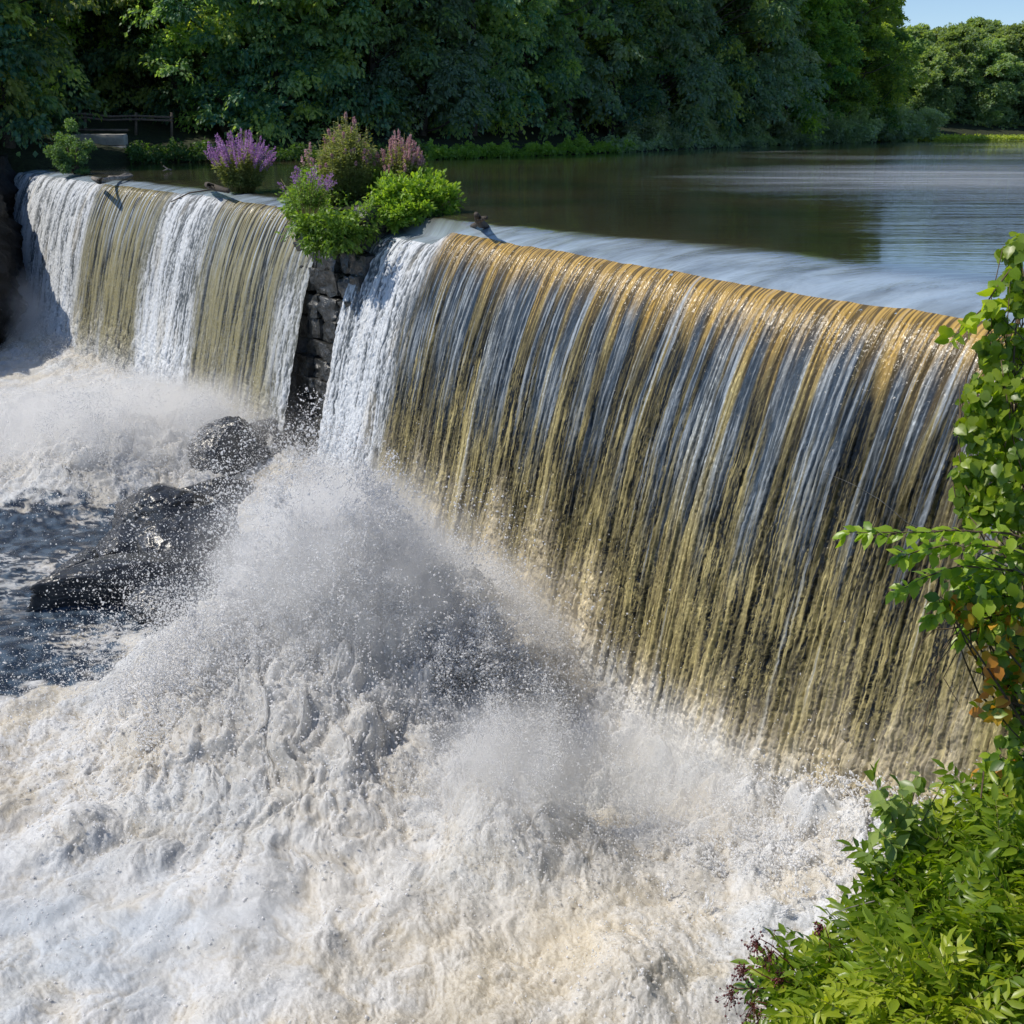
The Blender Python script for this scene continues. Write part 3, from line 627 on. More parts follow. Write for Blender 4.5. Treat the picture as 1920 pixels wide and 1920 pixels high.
def jets(cx, cy, n_j, per, vz, vh, dirn, spread, tmax, seed=0, r=.3):
    out = []
    for j in range(n_j):
        o = np.array([cx, cy, RZ])+rng.normal(size=3)*[r, r, .05]
        a = dirn+rng.normal()*spread; sp = vh*rng.uniform(.3, 1.1); v = np.array([math.cos(a)*sp, math.sin(a)*sp, vz*rng.uniform(.45, 1.05)])
        t = rng.uniform(.35, tmax)*np.ones(per)+rng.normal(size=per)*.09
        k = 1+rng.normal(size=(per, 3))*.10*rng.random((per, 1))
        P = o+v*k*t[:, None]; P[:, 2] -= 4.9*t**2; out.append(P)
    P = np.concatenate(out); P = P[P[:, 2] > RZ+.1]
    return P, .003+.011*rng.random(len(P))**4
down = math.atan2(n0[1], n0[0])
p = at(700, 1370, RZ)
W1, R1 = cloud(p[0]-.6, p[1]+.4, RZ+.8, 3.9, 2.8, 4.7, 34000, (-.5, .7), thr=.06, f=1.7, seed=1, rmax=.022)
W1b, R1b = cloud(p[0]-1.8, p[1]+.2, RZ+.3, 3.2, 2.6, 2.4, 16000, (-1, 0), thr=0, f=1.6, seed=5)
J1, JR1 = jets(p[0]-.2, p[1]+.2, 420, 60, 8.8, 4.2, down, 1.1, 1.0)
def ropes(cx, cy, rx, ry, h, n_c, per, seed, zoff=.0):
    g = np.random.default_rng(seed); a = g.uniform(0, 2*np.pi, n_c); q = g.random(n_c)**.6
    hx, hy = np.cos(a)*q, np.sin(a)*q; top = h*np.exp(-((hx**2+hy**2)*1.6)**1.1)
    c_ = np.stack([cx+hx*rx, cy+hy*ry, RZ+zoff+top*g.uniform(.55, 1.12, n_c)], 1)
    keep = fbm3(c_, 1.0, 3, seed+1) > .0; c_, hx, hy = c_[keep], hx[keep], hy[keep]
    v = np.stack([hx*1.1+g.normal(size=len(hx))*.4, hy*1.1+g.normal(size=len(hx))*.4, .75+g.normal(size=len(hx))*.35], 1); v /= np.linalg.norm(v, axis=1)[:, None]
    m_ = np.repeat(np.arange(len(c_)), per); t = g.normal(size=len(m_)); ln = g.uniform(.05, .24, len(c_))[m_]; wd = g.uniform(.012, .05, len(c_))[m_]
    side = g.normal(size=(len(c_), 3)); curl = side[m_]*(t**2*ln*.35)[:, None]
    P = c_[m_]+v[m_]*(t*ln)[:, None]+g.normal(size=(len(m_), 3))*(wd*(1+.6*np.abs(t)))[:, None]+curl
    return P, (.006+.017*g.random(len(m_))**2.5)*np.exp(-.25*t**2), v[m_]+curl
p6 = at(650, 1340, RZ)
Ra, Rr, Rv = ropes(p6[0]-.1, p6[1]+.3, 2.7, 2.3, 3.9, 4200, 40, 501, .1)
Rb, Rr2, Rv2 = ropes(p6[0]-1.5, p6[1]-.2, 2.4, 2.0, 2.2, 1300, 40, 502)
Rc, Rr3, Rv3 = ropes(p6[0]+1.9, p6[1]-.4, 1.5, 1.6, 2.4, 1300, 40, 503)
drops('splash_spray', np.concatenate([Ra, Rb, Rc]), np.concatenate([Rr, Rr2, Rr3]), 'thick white ropes and clots of water in the heart of the large splash', np.concatenate([Rv, Rv2, Rv3]))
drops('splash_spray', np.concatenate([W1, W1b, J1]), np.concatenate([R1, R1b, JR1]), 'large torn plume of white spray bursting up between rocks and waterfall')
def foot_ropes(s0, s1, n_c, per, h, seed):
    g = np.random.default_rng(seed); sv = g.uniform(s0, s1, n_c); q = np.abs(g.normal(size=n_c)); hh = h*(.6+.8*(fbm(sv*.8, sv*0, 3, seed)+.3))*(1-.75*np.exp(-((sv-3.2)/2.8)**2))+0; dzz = -.9*np.exp(-((sv-3.2)/2.8)**2)
    c_ = place(sv, 2.25+q*.75, RZ+.25+dzz+g.random(n_c)*hh*np.exp(-q*.7)); m_ = np.repeat(np.arange(n_c), per); t = g.normal(size=len(m_))
    v = np.stack([np.full(n_c, n0[0]*.5), np.full(n_c, n0[1]*.5), np.full(n_c, .9)], 1)+g.normal(size=(n_c, 3))*.4; v /= np.linalg.norm(v, axis=1)[:, None]
    ln = g.uniform(.05, .22, n_c)[m_]; wd = g.uniform(.015, .05, n_c)[m_]
    return c_[m_]+v[m_]*(t*ln)[:, None]+g.normal(size=(len(m_), 3))*(wd*(1+.6*np.abs(t)))[:, None], (.006+.016*g.random(len(m_))**2.5)*np.exp(-.25*t**2), v[m_]
Fa, Fr_, Fv = foot_ropes(S_START, S_PR, 2600, 40, 1.0, 520)
Fb, Fr2_, Fv2 = foot_ropes(S_START, 5, 1200, 40, 1.5, 521)
drops('splash_spray', np.concatenate([Fa, Fb]), np.concatenate([Fr_, Fr2_]), 'thick white water boiling up along the foot of the amber curtain', np.concatenate([Fv, Fv2]))
p = at(960, 1560, RZ)
W2, R2 = cloud(p[0], p[1], RZ+.3, 1.7, 1.6, 2.0, 30000, (.4, .6), thr=.0, f=1.8, seed=9, rmax=.012)
J2, JR2 = jets(p[0], p[1], 120, 90, 6.5, 2.5, down, 1.5, .8)
drops('splash_spray', np.concatenate([W2, J2]), np.concatenate([R2, JR2])*.8, 'smaller fan of bright spray in front of the waterfall foot')
p = at(230, 900, RZ)
W3, R3 = cloud(p[0], p[1], RZ+.5, 6, 4, 2.6, 40000, (0, 0), thr=.05, f=1.4, seed=12, rmin=.006, rmax=.02)
drops('splash_spray', W3, R3, 'low bank of white spray below the left waterfall')
# spray along the foot of both curtains and loose drops over the dark water
sf = rng.uniform(S_START, S_END, 60000); of = 2.3+np.abs(rng.normal(size=len(sf)))*.7; zf = RZ+.2+np.abs(rng.normal(size=len(sf)))*.75
zf = zf-.9*np.exp(-((sf-3.2)/2.8)**2); Pf = place(sf, of, zf); dn = fbm3(Pf, 1.2, 3, 77); Pf = Pf[dn > -.05]
Pm = []
for u, v, n in [(470, 1120, 6000), (330, 1220, 4000), (560, 920, 2500), (760, 900, 6000), (1230, 1780, 2500), (1560, 1450, 4000), (280, 1560, 2500), (140, 1330, 4000)]:
    p = at(u, v, RZ); Pm.append(p+rng.normal(size=(n, 3))*[.9, .9, 0]+np.abs(rng.normal(size=(n, 3)))*[0, 0, .9])
Pm = np.concatenate(Pm); Pa = np.concatenate([Pf, Pm])
drops('splash_spray', Pa, .003+.009*rng.random(len(Pa))**4, 'fine drops flying along the foot of the falls and over the foam')
drops('splash_spray', FROTH_P, FROTH_R, 'lumps of froth tossed just above the foam and the splash mounds')
def mist_mat(name, dens, scale, lo, hi, aniso=.35, seedv=0, col=(.99, .99, 1.0)):
    m, nt, out = mat(name); tc = nd(nt, 'ShaderNodeTexCoord')
    v = nd(nt, 'ShaderNodeVectorMath', operation='LENGTH'); L(nt, tc, 'Object', v, 0)
    f = nd(nt, 'ShaderNodeMapRange', interpolation_type='SMOOTHSTEP'); f.inputs['From Min'].default_value = .25; f.inputs['From Max'].default_value = .98; f.inputs['To Min'].default_value = 1; f.inputs['To Max'].default_value = 0
    L(nt, v, 'Value', f, 'Value')
    geo = nd(nt, 'ShaderNodeNewGeometry')
    n = nd(nt, 'ShaderNodeTexNoise', Scale=scale, Detail=4, Roughness=.62, Distortion=.5); L(nt, geo, 'Position', n, 'Vector')
    # noise shifts the fall-off so the edge is torn
    a = nd(nt, 'ShaderNodeMapRange', interpolation_type='SMOOTHSTEP'); a.inputs['From Min'].default_value = lo; a.inputs['From Max'].default_value = hi
    ad = nd(nt, 'ShaderNodeMath', operation='MULTIPLY_ADD'); ad.inputs[1].default_value = .45; L(nt, f, 'Result', ad, 0); L(nt, n, 'Fac', ad, 2)
    L(nt, ad, 'Value', a, 'Value')
    m2 = nd(nt, 'ShaderNodeMath', operation='MULTIPLY'); L(nt, a, 'Result', m2, 0); L(nt, f, 'Result', m2, 1)
    m3 = nd(nt, 'ShaderNodeMath', operation='MULTIPLY'); m3.inputs[1].default_value = dens; L(nt, m2, 'Value', m3, 0)
    s = nd(nt, 'ShaderNodeVolumeScatter'); s.inputs['Color'].default_value = (*col, 1); s.inputs['Anisotropy'].default_value = aniso
    L(nt, m3, 'Value', s, 'Density'); L(nt, s, 'Volume', out, 'Volume')
    return m
M_PL = mist_mat('plume_mist', 1.5, 2.4, .58, .92, aniso=.1)
M_FT = mist_mat('foot_mist', .8, 1.5, .45, 1.0, aniso=.1)
def puff(c, r, m, label, rz=0):
    u = np.linspace(0, 2*np.pi, 24, endpoint=False); w_ = np.linspace(0, np.pi, 14)
    U, W_ = np.meshgrid(u, w_, indexing='ij'); V = np.stack([np.cos(U)*np.sin(W_), np.sin(U)*np.sin(W_), np.cos(W_)], -1).reshape(-1, 3)
    i = np.arange(24); F = np.concatenate([np.stack([i*14+j, i*14+j+1, ((i+1) % 24)*14+j+1, ((i+1) % 24)*14+j], 1) for j in range(13)])
    o = mesh('mist', V, F, m, loc=tuple(c)); o.scale = r; o.rotation_euler = (0, 0, rz); return tag(o, label, 'mist', kind='stuff')
p = at(690, 1370, RZ); puff(p+[-.4, .7, 2.1], (3.5, 2.8, 3.3), M_PL, 'dense white mist inside the large plume')
p = at(960, 1560, RZ); puff(p+[0, .3, .6], (1.9, 1.8, 1.9), M_FT, 'light mist in the smaller fan of spray')
p = at(200, 880, RZ); puff(p+[0, 1, .9], (8, 5, 2.4), M_FT, 'mist bank below the left falls')
az = math.atan2(d0[1], d0[0])
for s_, lb in ((2.0, 'near end'), (8.0, 'middle'), (14.0, 'far part')):
    c = place(np.array([s_]), np.array([3.0]), np.array([RZ+.5]))[0]; puff(c-[0, 0, .9 if s_ < 6 else 0], (4.6, 1.9, 2.0), M_FT, 'mist along the foot of the amber curtain, '+lb, az)
c = place(np.array([S_END-6]), np.array([2.5]), np.array([RZ+.8]))[0]; puff(c, (9, 2.6, 3.0), M_FT, 'mist along the foot of the far left curtain', az)
# ------------------------------------------------------------ trees
def crown_mesh(name, seed, h, r, nclump, per, leaf, m, droop=.5, low=.05, shape=1.0, crad=(.9, 1.6)):
    g = np.random.default_rng(seed)
    z = g.uniform(low, 1, nclump)**.85; prof = np.sin(np.pi*np.clip(z*.82+.14, 0, 1))**.6*shape
    prof = prof*(1+.22*np.sin(z*9+seed)+.15*g.normal(size=nclump)); a = g.uniform(0, 2*np.pi, nclump)
    rr = r*prof*g.uniform(.25, 1, nclump)**.45
    cc = np.stack([np.cos(a)*rr, np.sin(a)*rr, z*h], 1); cr_ = g.uniform(*crad, nclump)*(1.15-.45*z)
    ct = g.uniform(0, 1, nclump)
    N = nclump*per; ci = np.repeat(np.arange(nclump), per)
    dv = g.normal(size=(N, 3)); dv /= np.linalg.norm(dv, axis=1)[:, None]; dv[:, 2] = np.abs(dv[:, 2])*.75-.15
    rad = g.uniform(.25, 1, N)**.5*cr_[ci]
    # sub-sprays: pull the leaves towards a few twigs in each clump so that gaps open
    k = 9; td = g.normal(size=(nclump, k, 3)); td[..., 2] = td[..., 2]*.5+.15; td /= np.linalg.norm(td, axis=2)[..., None]
    pick = td[ci, g.integers(0, k, N)]; dv = dv*.42+pick*.75
    off = dv*rad[:, None]; hd = np.hypot(off[:, 0], off[:, 1]); off[:, 2] -= droop*hd**1.6*.55
    P = cc[ci]+off
    out = off/(np.linalg.norm(off, axis=1)[:, None]+1e-6)
    tan = out+np.array([0, 0, -droop*.9])+g.normal(size=(N, 3))*.45
    nrm = out*.4+np.array([0, 0, .8])+g.normal(size=(N, 3))*.5
    fr = frames(tan, nrm)
    V, F = scatter(CARD_V, CARD_F, P, fr, leaf*g.uniform(.6, 1.3, N), g.uniform(.8, 1.4, N))
    tone = np.clip(-.05+.38*ct[ci]+.3*(rad/cr_[ci]-.4)+.5*z[ci]**3+.3*(ct[ci] > .88)+g.normal(size=N)*.1, 0, 1)  # sunlit tops, bright patches and dark crown insides painted into the tone
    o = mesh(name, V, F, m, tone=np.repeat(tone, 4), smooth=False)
    # trunk and limbs reaching the clumps
    paths = []; P0 = bend((0, 0, -.6), (g.normal()*.4, g.normal()*.4, h*.86), 14, .05, r=g); R0 = np.linspace(.30*h/14, .05, 14)
    paths.append((P0, R0))
    for i in g.choice(nclump, min(34, nclump), replace=False):
        zz = min(.8*h, max(.6, cc[i, 2]-.30*np.hypot(*cc[i, :2])-.4)); j = zz/(h*.86)*13; st = np.array([np.interp(j, np.arange(14), P0[:, q]) for q in range(3)])
        paths.append((bend(st, cc[i], 7, .12, r=g), np.linspace(.085, .02, 7)))
    V, F = tubes(paths, 6); t = mesh('trunk', V, F, BARK)
    o.name = 'crown'
    return o, t
def proto(seed, h, r, nc, per, leaf, m, **k):
    rt = thing('tree', 'x', 'tree', (0, 0, -500)); c_, t_ = crown_mesh('crown', seed, h, r, nc, per, leaf, m, **k); c_.parent = rt; t_.parent = rt
    return rt
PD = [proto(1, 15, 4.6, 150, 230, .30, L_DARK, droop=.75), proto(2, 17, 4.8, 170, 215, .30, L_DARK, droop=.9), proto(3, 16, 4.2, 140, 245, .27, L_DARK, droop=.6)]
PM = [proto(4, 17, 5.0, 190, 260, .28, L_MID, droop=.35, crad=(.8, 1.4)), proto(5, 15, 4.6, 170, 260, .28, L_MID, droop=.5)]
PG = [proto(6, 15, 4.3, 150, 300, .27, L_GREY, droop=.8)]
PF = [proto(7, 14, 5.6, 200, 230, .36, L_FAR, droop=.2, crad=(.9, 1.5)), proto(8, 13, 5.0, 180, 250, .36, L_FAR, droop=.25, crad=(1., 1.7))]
used = set()
def xu(u, Y): return (u-960)/FPX*(Y*CP+1.6*SP)
def tree(pr, u, Y, z, sc, label, group, hs=1.0):
    loc = (xu(u, Y), Y, z); rz = random.uniform(0, 6.28); s = (sc, sc, sc*hs)
    if id(pr) in used:
        r = dup(pr, loc, rz, s, label)
    else:
        used.add(id(pr)); r = pr; r.location = loc; r.rotation_euler = (0, 0, rz); r.scale = s; r['label'] = label
    if group: r['group'] = group
    elif 'group' in r: del r['group']
    return r
GF = 'front row of trees along the pond bank'
front = [
 (-70, 64, .9, PD[0], 1.0, 'dark drooping tree cut by the left edge of the picture'),
 (-190, 66, 1.2, PD[0], .9, 'big dark tree added unseen beyond the left edge to shade the left falls'),  # out-of-view tree added to cast shade on the left falls
 (20, 66, .9, PD[1], .95, 'dark drooping tree above the rock face at the far left'),
 (115, 84, 1.6, PD[2], 1.05, 'dark tree behind the left end of the rail fence'),
 (225, 86, 1.8, PD[0], 1.1, 'dark tree right behind the middle of the rail fence'),
 (330, 82, 1.4, PD[1], 1.0, 'dark drooping tree at the right end of the rail fence'),
 (425, 79, .8, PD[2], 1.0, 'dark feathery tree behind the purple flowering plant'),
 (520, 78.5, .6, PD[0], .95, 'dark feathery tree between the purple plant and the island bush'),
 (610, 80, .6, PD[1], 1.0, 'dark drooping tree behind the thin spike left of the island bush'),
 (700, 81, .6, PD[2], 1.05, 'dark tree behind the tallest stems of the island bush'),
 (790, 83, .6, PG[0], 1.0, 'grey green hanging tree right of the island bush'),
 (885, 87, .6, PD[1], 1.0, 'dark blue green tree standing over the leafy shore plants'),
 (975, 92, .6, PD[0], 1.05, 'dark tree above the right half of the leafy shore plants'),
 (1060, 97, .6, PG[0], 1.1, 'greyish hanging tree where the shore plants end'),
 (1145, 101, .6, PD[2], 1.15, 'dark tree just right of the end of the shore plants'),
 (1235, 107, .6, PG[0], 1.2, 'dull grey tree with brownish tips in the middle of the far shore'),
 (1320, 112, .6, PD[1], 1.15, 'blue green tree left of the brighter trees on the shore'),
 (1400, 118, .6, PG[0], 1.25, 'broad grey green tree touching the water beside the brighter trees'),
 (1475, 125, .6, PM[1], 1.2, 'mid green tree, first of the brighter trees on the shore'),
 (1545, 131, .6, PM[0], 1.25, 'tall light green tree reaching highest near the patch of sky'),
 (1605, 138, .6, PM[1], 1.1, 'light green tree at the right end of the near woods')]
for u, Y, z, pr, sc, lab in front: tree(pr, u, Y, z, sc, lab, GF)
lab2 = 'tall tree standing in the shade of the wood behind the front row'
k = 0
for row, (dY, n, zz) in enumerate([(9, 19, 2.0), (18, 13, 3.0), (30, 9, 5.0)]):
    for i in range(n):
        u = -90+(1600-(-90))*(i+.5*(row % 2))/(n-1)+random.uniform(-20, 20)
        if u > 1600-row*10: continue
        Yb = np.interp(u, [-70, 330, 700, 885, 1060, 1235, 1475, 1605], [70, 80, 81, 87, 97, 107, 125, 138])+dY
        pr = (PD+PM+PM)[k % 7] if u < 1300 else (PM+PG)[k % 3]; k += 1
        tree(pr, u, Yb, zz, random.uniform(1.0, 1.3), lab2, 'trees behind the front row in the near wood')
ordw = 'first second third fourth fifth sixth seventh eighth ninth tenth eleventh twelfth'.split()
for i, (u, Y, sc) in enumerate([(1672, 163, .86), (1730, 160, .80), (1782, 164, .95), (1838, 162, .88), (1888, 166, .98), (1945, 164, .95), (2000, 168, 1.0)]):
    tree(PF[i % 2], u, Y, .5, sc*.98, 'sunlit rounded tree on the far shore under the sky, %s from the left' % ordw[i], 'sunlit trees on the far shore')
for i, (u, sc) in enumerate([(1640, 1.0), (1700, 1.08), (1755, 1.12), (1815, 1.15), (1870, 1.1), (1930, 1.12), (1990, 1.15)]):
    tree(PF[(i+1) % 2], u, 178, 1.6, sc*.86, 'rounded tree in the back row of the far shore, against the sky', 'back row of trees on the far shore')
# ------------------------------------------------------------ shore plants
def leafmass(name, pts_fn, n, size, m, seed, upb=.6, label=None, kind=None, cat=None, group=None, parent=None, tV=CARD_V, tF=CARD_F, loc=None, hang=.3):
    g = np.random.default_rng(seed); P, tone = pts_fn(g, n)
    tan = g.normal(size=(len(P), 3))+np.array([0, 0, -hang]); nrm = g.normal(size=(len(P), 3))*.6+np.array([0, 0, upb])
    V, F = scatter(tV, tF, P, frames(tan, nrm), size*g.uniform(.6, 1.3, len(P)), g.uniform(.8, 1.3, len(P)))
    o = mesh(name, V, F, m, tone=np.repeat(np.clip(tone, 0, 1), len(tV)), smooth=False, parent=parent, loc=loc)
    if label: tag(o, label, cat, group, kind)
    return o
def strip(u0, u1, v0f, hmax, depth, seedn):
    def fn(g, n):
        u = g.uniform(u0, u1, n); vv = np.interp(u, [0, 330, 560, 800, 1180, 1300, 1500, 1620], [318, 304, 302, 300, 285, 279, 271, 267])
        P = np.array([at(a, b, 0) for a, b in zip(u, vv)]); P[:, :2] += np.outer(g.uniform(-.6, depth, n), [-.35, .93])
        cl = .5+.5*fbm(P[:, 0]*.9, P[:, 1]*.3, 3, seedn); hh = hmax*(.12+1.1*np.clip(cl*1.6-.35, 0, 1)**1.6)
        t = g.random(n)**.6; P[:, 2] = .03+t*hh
        return P, .1+.75*t*cl+.15*g.random(n)
    return fn
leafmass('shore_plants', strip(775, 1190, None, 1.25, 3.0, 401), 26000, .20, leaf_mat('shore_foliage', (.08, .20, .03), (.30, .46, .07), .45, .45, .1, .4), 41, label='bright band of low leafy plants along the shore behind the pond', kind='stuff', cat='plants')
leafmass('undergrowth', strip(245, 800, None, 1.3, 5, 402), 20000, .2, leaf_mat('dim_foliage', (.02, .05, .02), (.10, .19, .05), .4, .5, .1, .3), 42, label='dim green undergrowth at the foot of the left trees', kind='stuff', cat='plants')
leafmass('undergrowth', strip(1150, 1640, None, 1.6, 4, 403), 20000, .28, L_GREY, 43, label='low grey green growth at the waterline of the distant shore', kind='stuff', cat='plants')
def grass_spit(g, n):
    u = g.uniform(1560, 1960, n); w_ = np.interp(u, [1560, 1640, 1700, 1790, 1960], [.4, 2.0, 2.0, .6, .5])
    Y = np.interp(u, [1560, 1640, 1700, 1790, 1960], [131, 137, 141, 146, 150]); X = (u-960)/FPX*(Y*CP+.7)
    P = np.stack([X, Y+g.uniform(0, 6, n), g.random(n)*w_*.75], 1); return P, .5+.5*g.random(n)
leafmass('grass', grass_spit, 16000, .34, leaf_mat('reed_grass', (.16, .24, .03), (.42, .50, .10), .5, .5, .05, .3), 44, label='bright yellow green grass and pads on the low spit at the right end of the pond', kind='stuff', cat='grass')
def shrub_proto(seed, r, h, n, leaf, m):
    def fn(g, k):
        c = g.normal(size=(26, 3))*[r*.5, r*.5, h*.28]+[0, 0, h*.45]; i = g.integers(0, 26, k); d = g.normal(size=(k, 3)); d /= np.linalg.norm(d, axis=1)[:, None]
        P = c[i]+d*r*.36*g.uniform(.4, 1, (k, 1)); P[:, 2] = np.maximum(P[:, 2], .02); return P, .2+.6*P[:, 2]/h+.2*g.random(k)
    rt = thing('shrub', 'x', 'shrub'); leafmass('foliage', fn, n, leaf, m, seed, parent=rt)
    V, F = tubes([(bend((0, 0, -.1), (g2[0]*r*.5, g2[1]*r*.5, h*.7), 5, .1), np.linspace(.05, .015, 5)) for g2 in rng.normal(size=(9, 2))], 5); mesh('stem', V, F, BARK, rt)
    return rt
sp = shrub_proto(61, 2.0, 2.6, 9000, .24, L_GREY)
GS = 'rounded shrubs at the waterline of the far shore'
sl_ = [(1210, 99, .9, 'shrub at the waterline where the leafy shore plants stop'), (1290, 106, .9, 'grey green shrub at the foot of the brownish grey tree'), (1370, 113, 1.1, 'shrub touching the water below the broad grey green tree'),
       (1440, 119, 1.2, 'wide shrub at the foot of the first brighter tree'), (1500, 125, 1.25, 'shrub at the foot of the tall light green tree'), (1570, 130, 1.3, 'rounded shrub just left of the grassy spit'), (1640, 137, 1.4, 'shrub standing behind the left part of the grassy spit'), (1700, 143, 1.4, 'shrub rising behind the brightest grass of the spit')]
for i, (u, Y, sc, lab) in enumerate(sl_):
    loc = (xu(u, Y+1), Y+1, .1); r_ = sp if i == 0 else dup(sp, loc, i*1.1)
    r_.location = loc; r_.scale = (sc*1.2, sc*1.2, sc); r_['label'] = lab; r_['group'] = GS
# the bush at the left end of the dam
p = at(140, 322, .05); b_ = shrub_proto(62, .85, 1.55, 9000, .11, leaf_mat('dull_foliage', (.04, .10, .05), (.14, .25, .09), .4, .5, .1, .3)); b_.location = tuple(p); tag(b_, 'dull green bush at the left end of the dam, above the far white curtain', 'shrub')
# ------------------------------------------------------------ fence, old wall
def px3(u, v, Y): return atY(u, v, Y)
fe = thing('rail_fence', 'weathered wooden rail fence under the dark trees on the left bank', 'fence', tuple(px3(220, 252, 76)))
def box(c, sz, nzs=0, seed=0, n=5, ax=None):
    V_, F_ = [], []; block(np.asarray(c, float), np.eye(3) if ax is None else ax, sz, seed, V_, F_, n=n, nz=nzs); return np.concatenate(V_), np.concatenate(F_)
f0 = np.array(fe.location)
for u in (110, 160, 255, 322):
    a = px3(u, 258, 76); b = px3(u, 211, 76); V, F = tubes([(np.array([a-f0, b-f0]), [.09, .08])], 7); mesh('post', V, F, WOODRAIL, fe)
for v0_, v1_ in ((212, 220), (219, 226)):
    pts = np.array([px3(u, lerp(v0_, v1_, (u-105)/220)+(3 if 180 < u < 230 else 0), 75.9) for u in (100, 160, 205, 255, 325)])-f0
    V, F = tubes([(pts, .075)], 6); mesh('rail', V, F, WOODRAIL, fe)
pts = np.array([px3(u, 244, 74) for u in (135, 190, 240)])-f0; V, F = tubes([(pts, .08)], 6); mesh('rail', V, F, WOODRAIL, fe)
wl = thing('old_wall', 'short weathered concrete wall below the rail fence', 'wall', tuple(px3(190, 300, 72)))
for i, (u, v, wx_, hz, dy_) in enumerate([(188, 262, 3.1, .62, 0), (165, 282, 1.5, .6, -.12), (216, 283, 1.6, .6, -.05)]):
    c = px3(u, v, 72+dy_)-np.array(wl.location); V, F = box(c, (wx_, .8, hz), .03, 70+i, 9); mesh('slab', V, F, CONC, wl)
# ------------------------------------------------------------ driftwood on the crest
def driftwood(pts_list, label, m=DRIFT, name='driftwood'):
    paths = [(P, R) for P, R in pts_list]; V, F = tubes(paths, 7); c = V.mean(0); c[2] = V[:, 2].min()
    tag(mesh(name, V-c, F, m, loc=tuple(c)), label, 'driftwood')
def dl(*a): return [at(u, v, z) for u, v, z in a]
driftwood([(np.array(dl((174, 334, .05), (186, 340, .04), (205, 336, .04), (222, 332, .05), (245, 328, .06))), [.08, .12, .10, .06, .03]), (np.array(dl((205, 334, .06), (232, 333, .05), (248, 329, .08))), [.1, .07, .04]), (np.array(dl((225, 331, .06), (236, 326, .1), (247, 326, .08))), [.05, .04, .02])], 'grey forked driftwood lodged on the crest at the top of the far white curtain')
driftwood([(np.array(dl((388, 346, .15), (402, 352, .1), (428, 358, .1))), [.10, .12, .08]), (np.array(dl((390, 350, .1), (391, 346, .25), (400, 347, .2))), [.08, .06, .03])], 'dark stubby log stuck on the crest left of the purple plant', BARK)
q = place(np.array([s_of(378), s_of(362), s_of(345)]), np.array([-.5, .1, .5]), np.array([-.02, -.16, -.5])); driftwood([(q, [.03, .03, .02])], 'thin dark stick hanging over the edge of the white curtain', BARK)
driftwood([(np.array(dl((306, 311, .25), (314, 317, .1), (322, 319, .05))), [.02, .04, .03]), (np.array(dl((314, 317, .1), (306, 320, .1))), [.03, .02])], 'pale twig poking out of the pond behind the dam')
driftwood([(np.array(dl((893, 402, .35), (900, 418, .05), (915, 426, -.1))), [.06, .11, .05]), (np.array(dl((897, 412, .2), (912, 408, .3))), [.07, .04]), (np.array(dl((900, 418, .05), (885, 424, -.1))), [.08, .05])], 'small dark stump caught on the step at the left end of the amber curtain', BARK)
# ------------------------------------------------------------ plants on the crest
def stems(g, n, r, h, lean=.25, hv=.25):
    a = g.uniform(0, 2*np.pi, n); rr = r*np.sqrt(g.random(n)); b = np.stack([np.cos(a)*rr*.4, np.sin(a)*rr*.4, np.zeros(n)], 1)
    hh = h*(1-hv*g.random(n))*(1-.35*(rr/r)**2); t = b+np.stack([np.cos(a)*rr*(.6+lean), np.sin(a)*rr*(.6+lean), hh], 1)
    return b, t
def flowering(name, loc, r, h, n, label, cat, flower, ff, seed, leafm=L_LOOSE, ls=.09, per=70, fl=.05, hv=.25, z0=.12, group=None, lean=.25, fs=.8):
    g = np.random.default_rng(seed); rt = thing(name, label, cat, loc, group=group); b, t = stems(g, n, r, h, hv=hv, lean=lean)
    paths = []
    for i in range(n):
        m_ = (b[i]+t[i])/2; m_[:2] = b[i, :2]+(t[i, :2]-b[i, :2])*.35; paths.append((np.array([b[i], m_, t[i]]), [.012, .009, .004]))
    V, F = tubes(paths, 4); mesh('stem', V, F, GREENSTEM, rt)
    N = n*per; i = np.repeat(np.arange(n), per); q_ = g.uniform(z0, 1-ff*.8, N)
    def pt(i, q_):
        mm = (b[i]+t[i])/2; mm[:, :2] = b[i, :2]+(t[i, :2]-b[i, :2])*.35; qq = q_[:, None]
        return (1-qq)**2*b[i]+2*qq*(1-qq)*mm+qq**2*t[i]
    P = pt(i, q_); a = g.uniform(0, 2*np.pi, N); out = np.stack([np.cos(a), np.sin(a), np.full(N, .25)], 1)
    sz = ls*(1.25-.7*q_)*g.uniform(.6, 1.25, N); P = P+out*g.uniform(0, ls*1.3, (N, 1))
    V, F = scatter(CARD_V, CARD_F, P, frames(out+g.normal(size=(N, 3))*.35, np.tile([0, 0, 1.], (N, 1))+g.normal(size=(N, 3))*.3), sz*1.3, .8)
    st = g.random(n); mesh('foliage', V, F, leafm, rt, tone=np.repeat(np.clip(.25*st[i]+.6*q_+.15*g.random(N), 0, 1), 4), smooth=False)
    if flower is not None:
        pf = int(per*.9); N = n*pf; i = np.repeat(np.arange(n), pf); on = g.random(n) < fs; kk = on[i]; i = i[kk]; q_ = g.uniform(1-ff, 1.0, len(i)); P = pt(i, q_)
        wd = fl*.75*np.sin(np.pi*np.clip((q_-(1-ff))/ff*.9+.1, 0, 1))**.5
        P = P+g.normal(size=P.shape)*wd[:, None]*.55
        V, F = scatter(CARD_V, CARD_F, P, rotmats(len(P), r=g), fl*g.uniform(.7, 1.2, len(P)), 1.4); mesh('flowers', V, F, flower, rt, tone=np.repeat(g.random(len(P)), 4), smooth=False)['kind'] = 'stuff'
    return rt
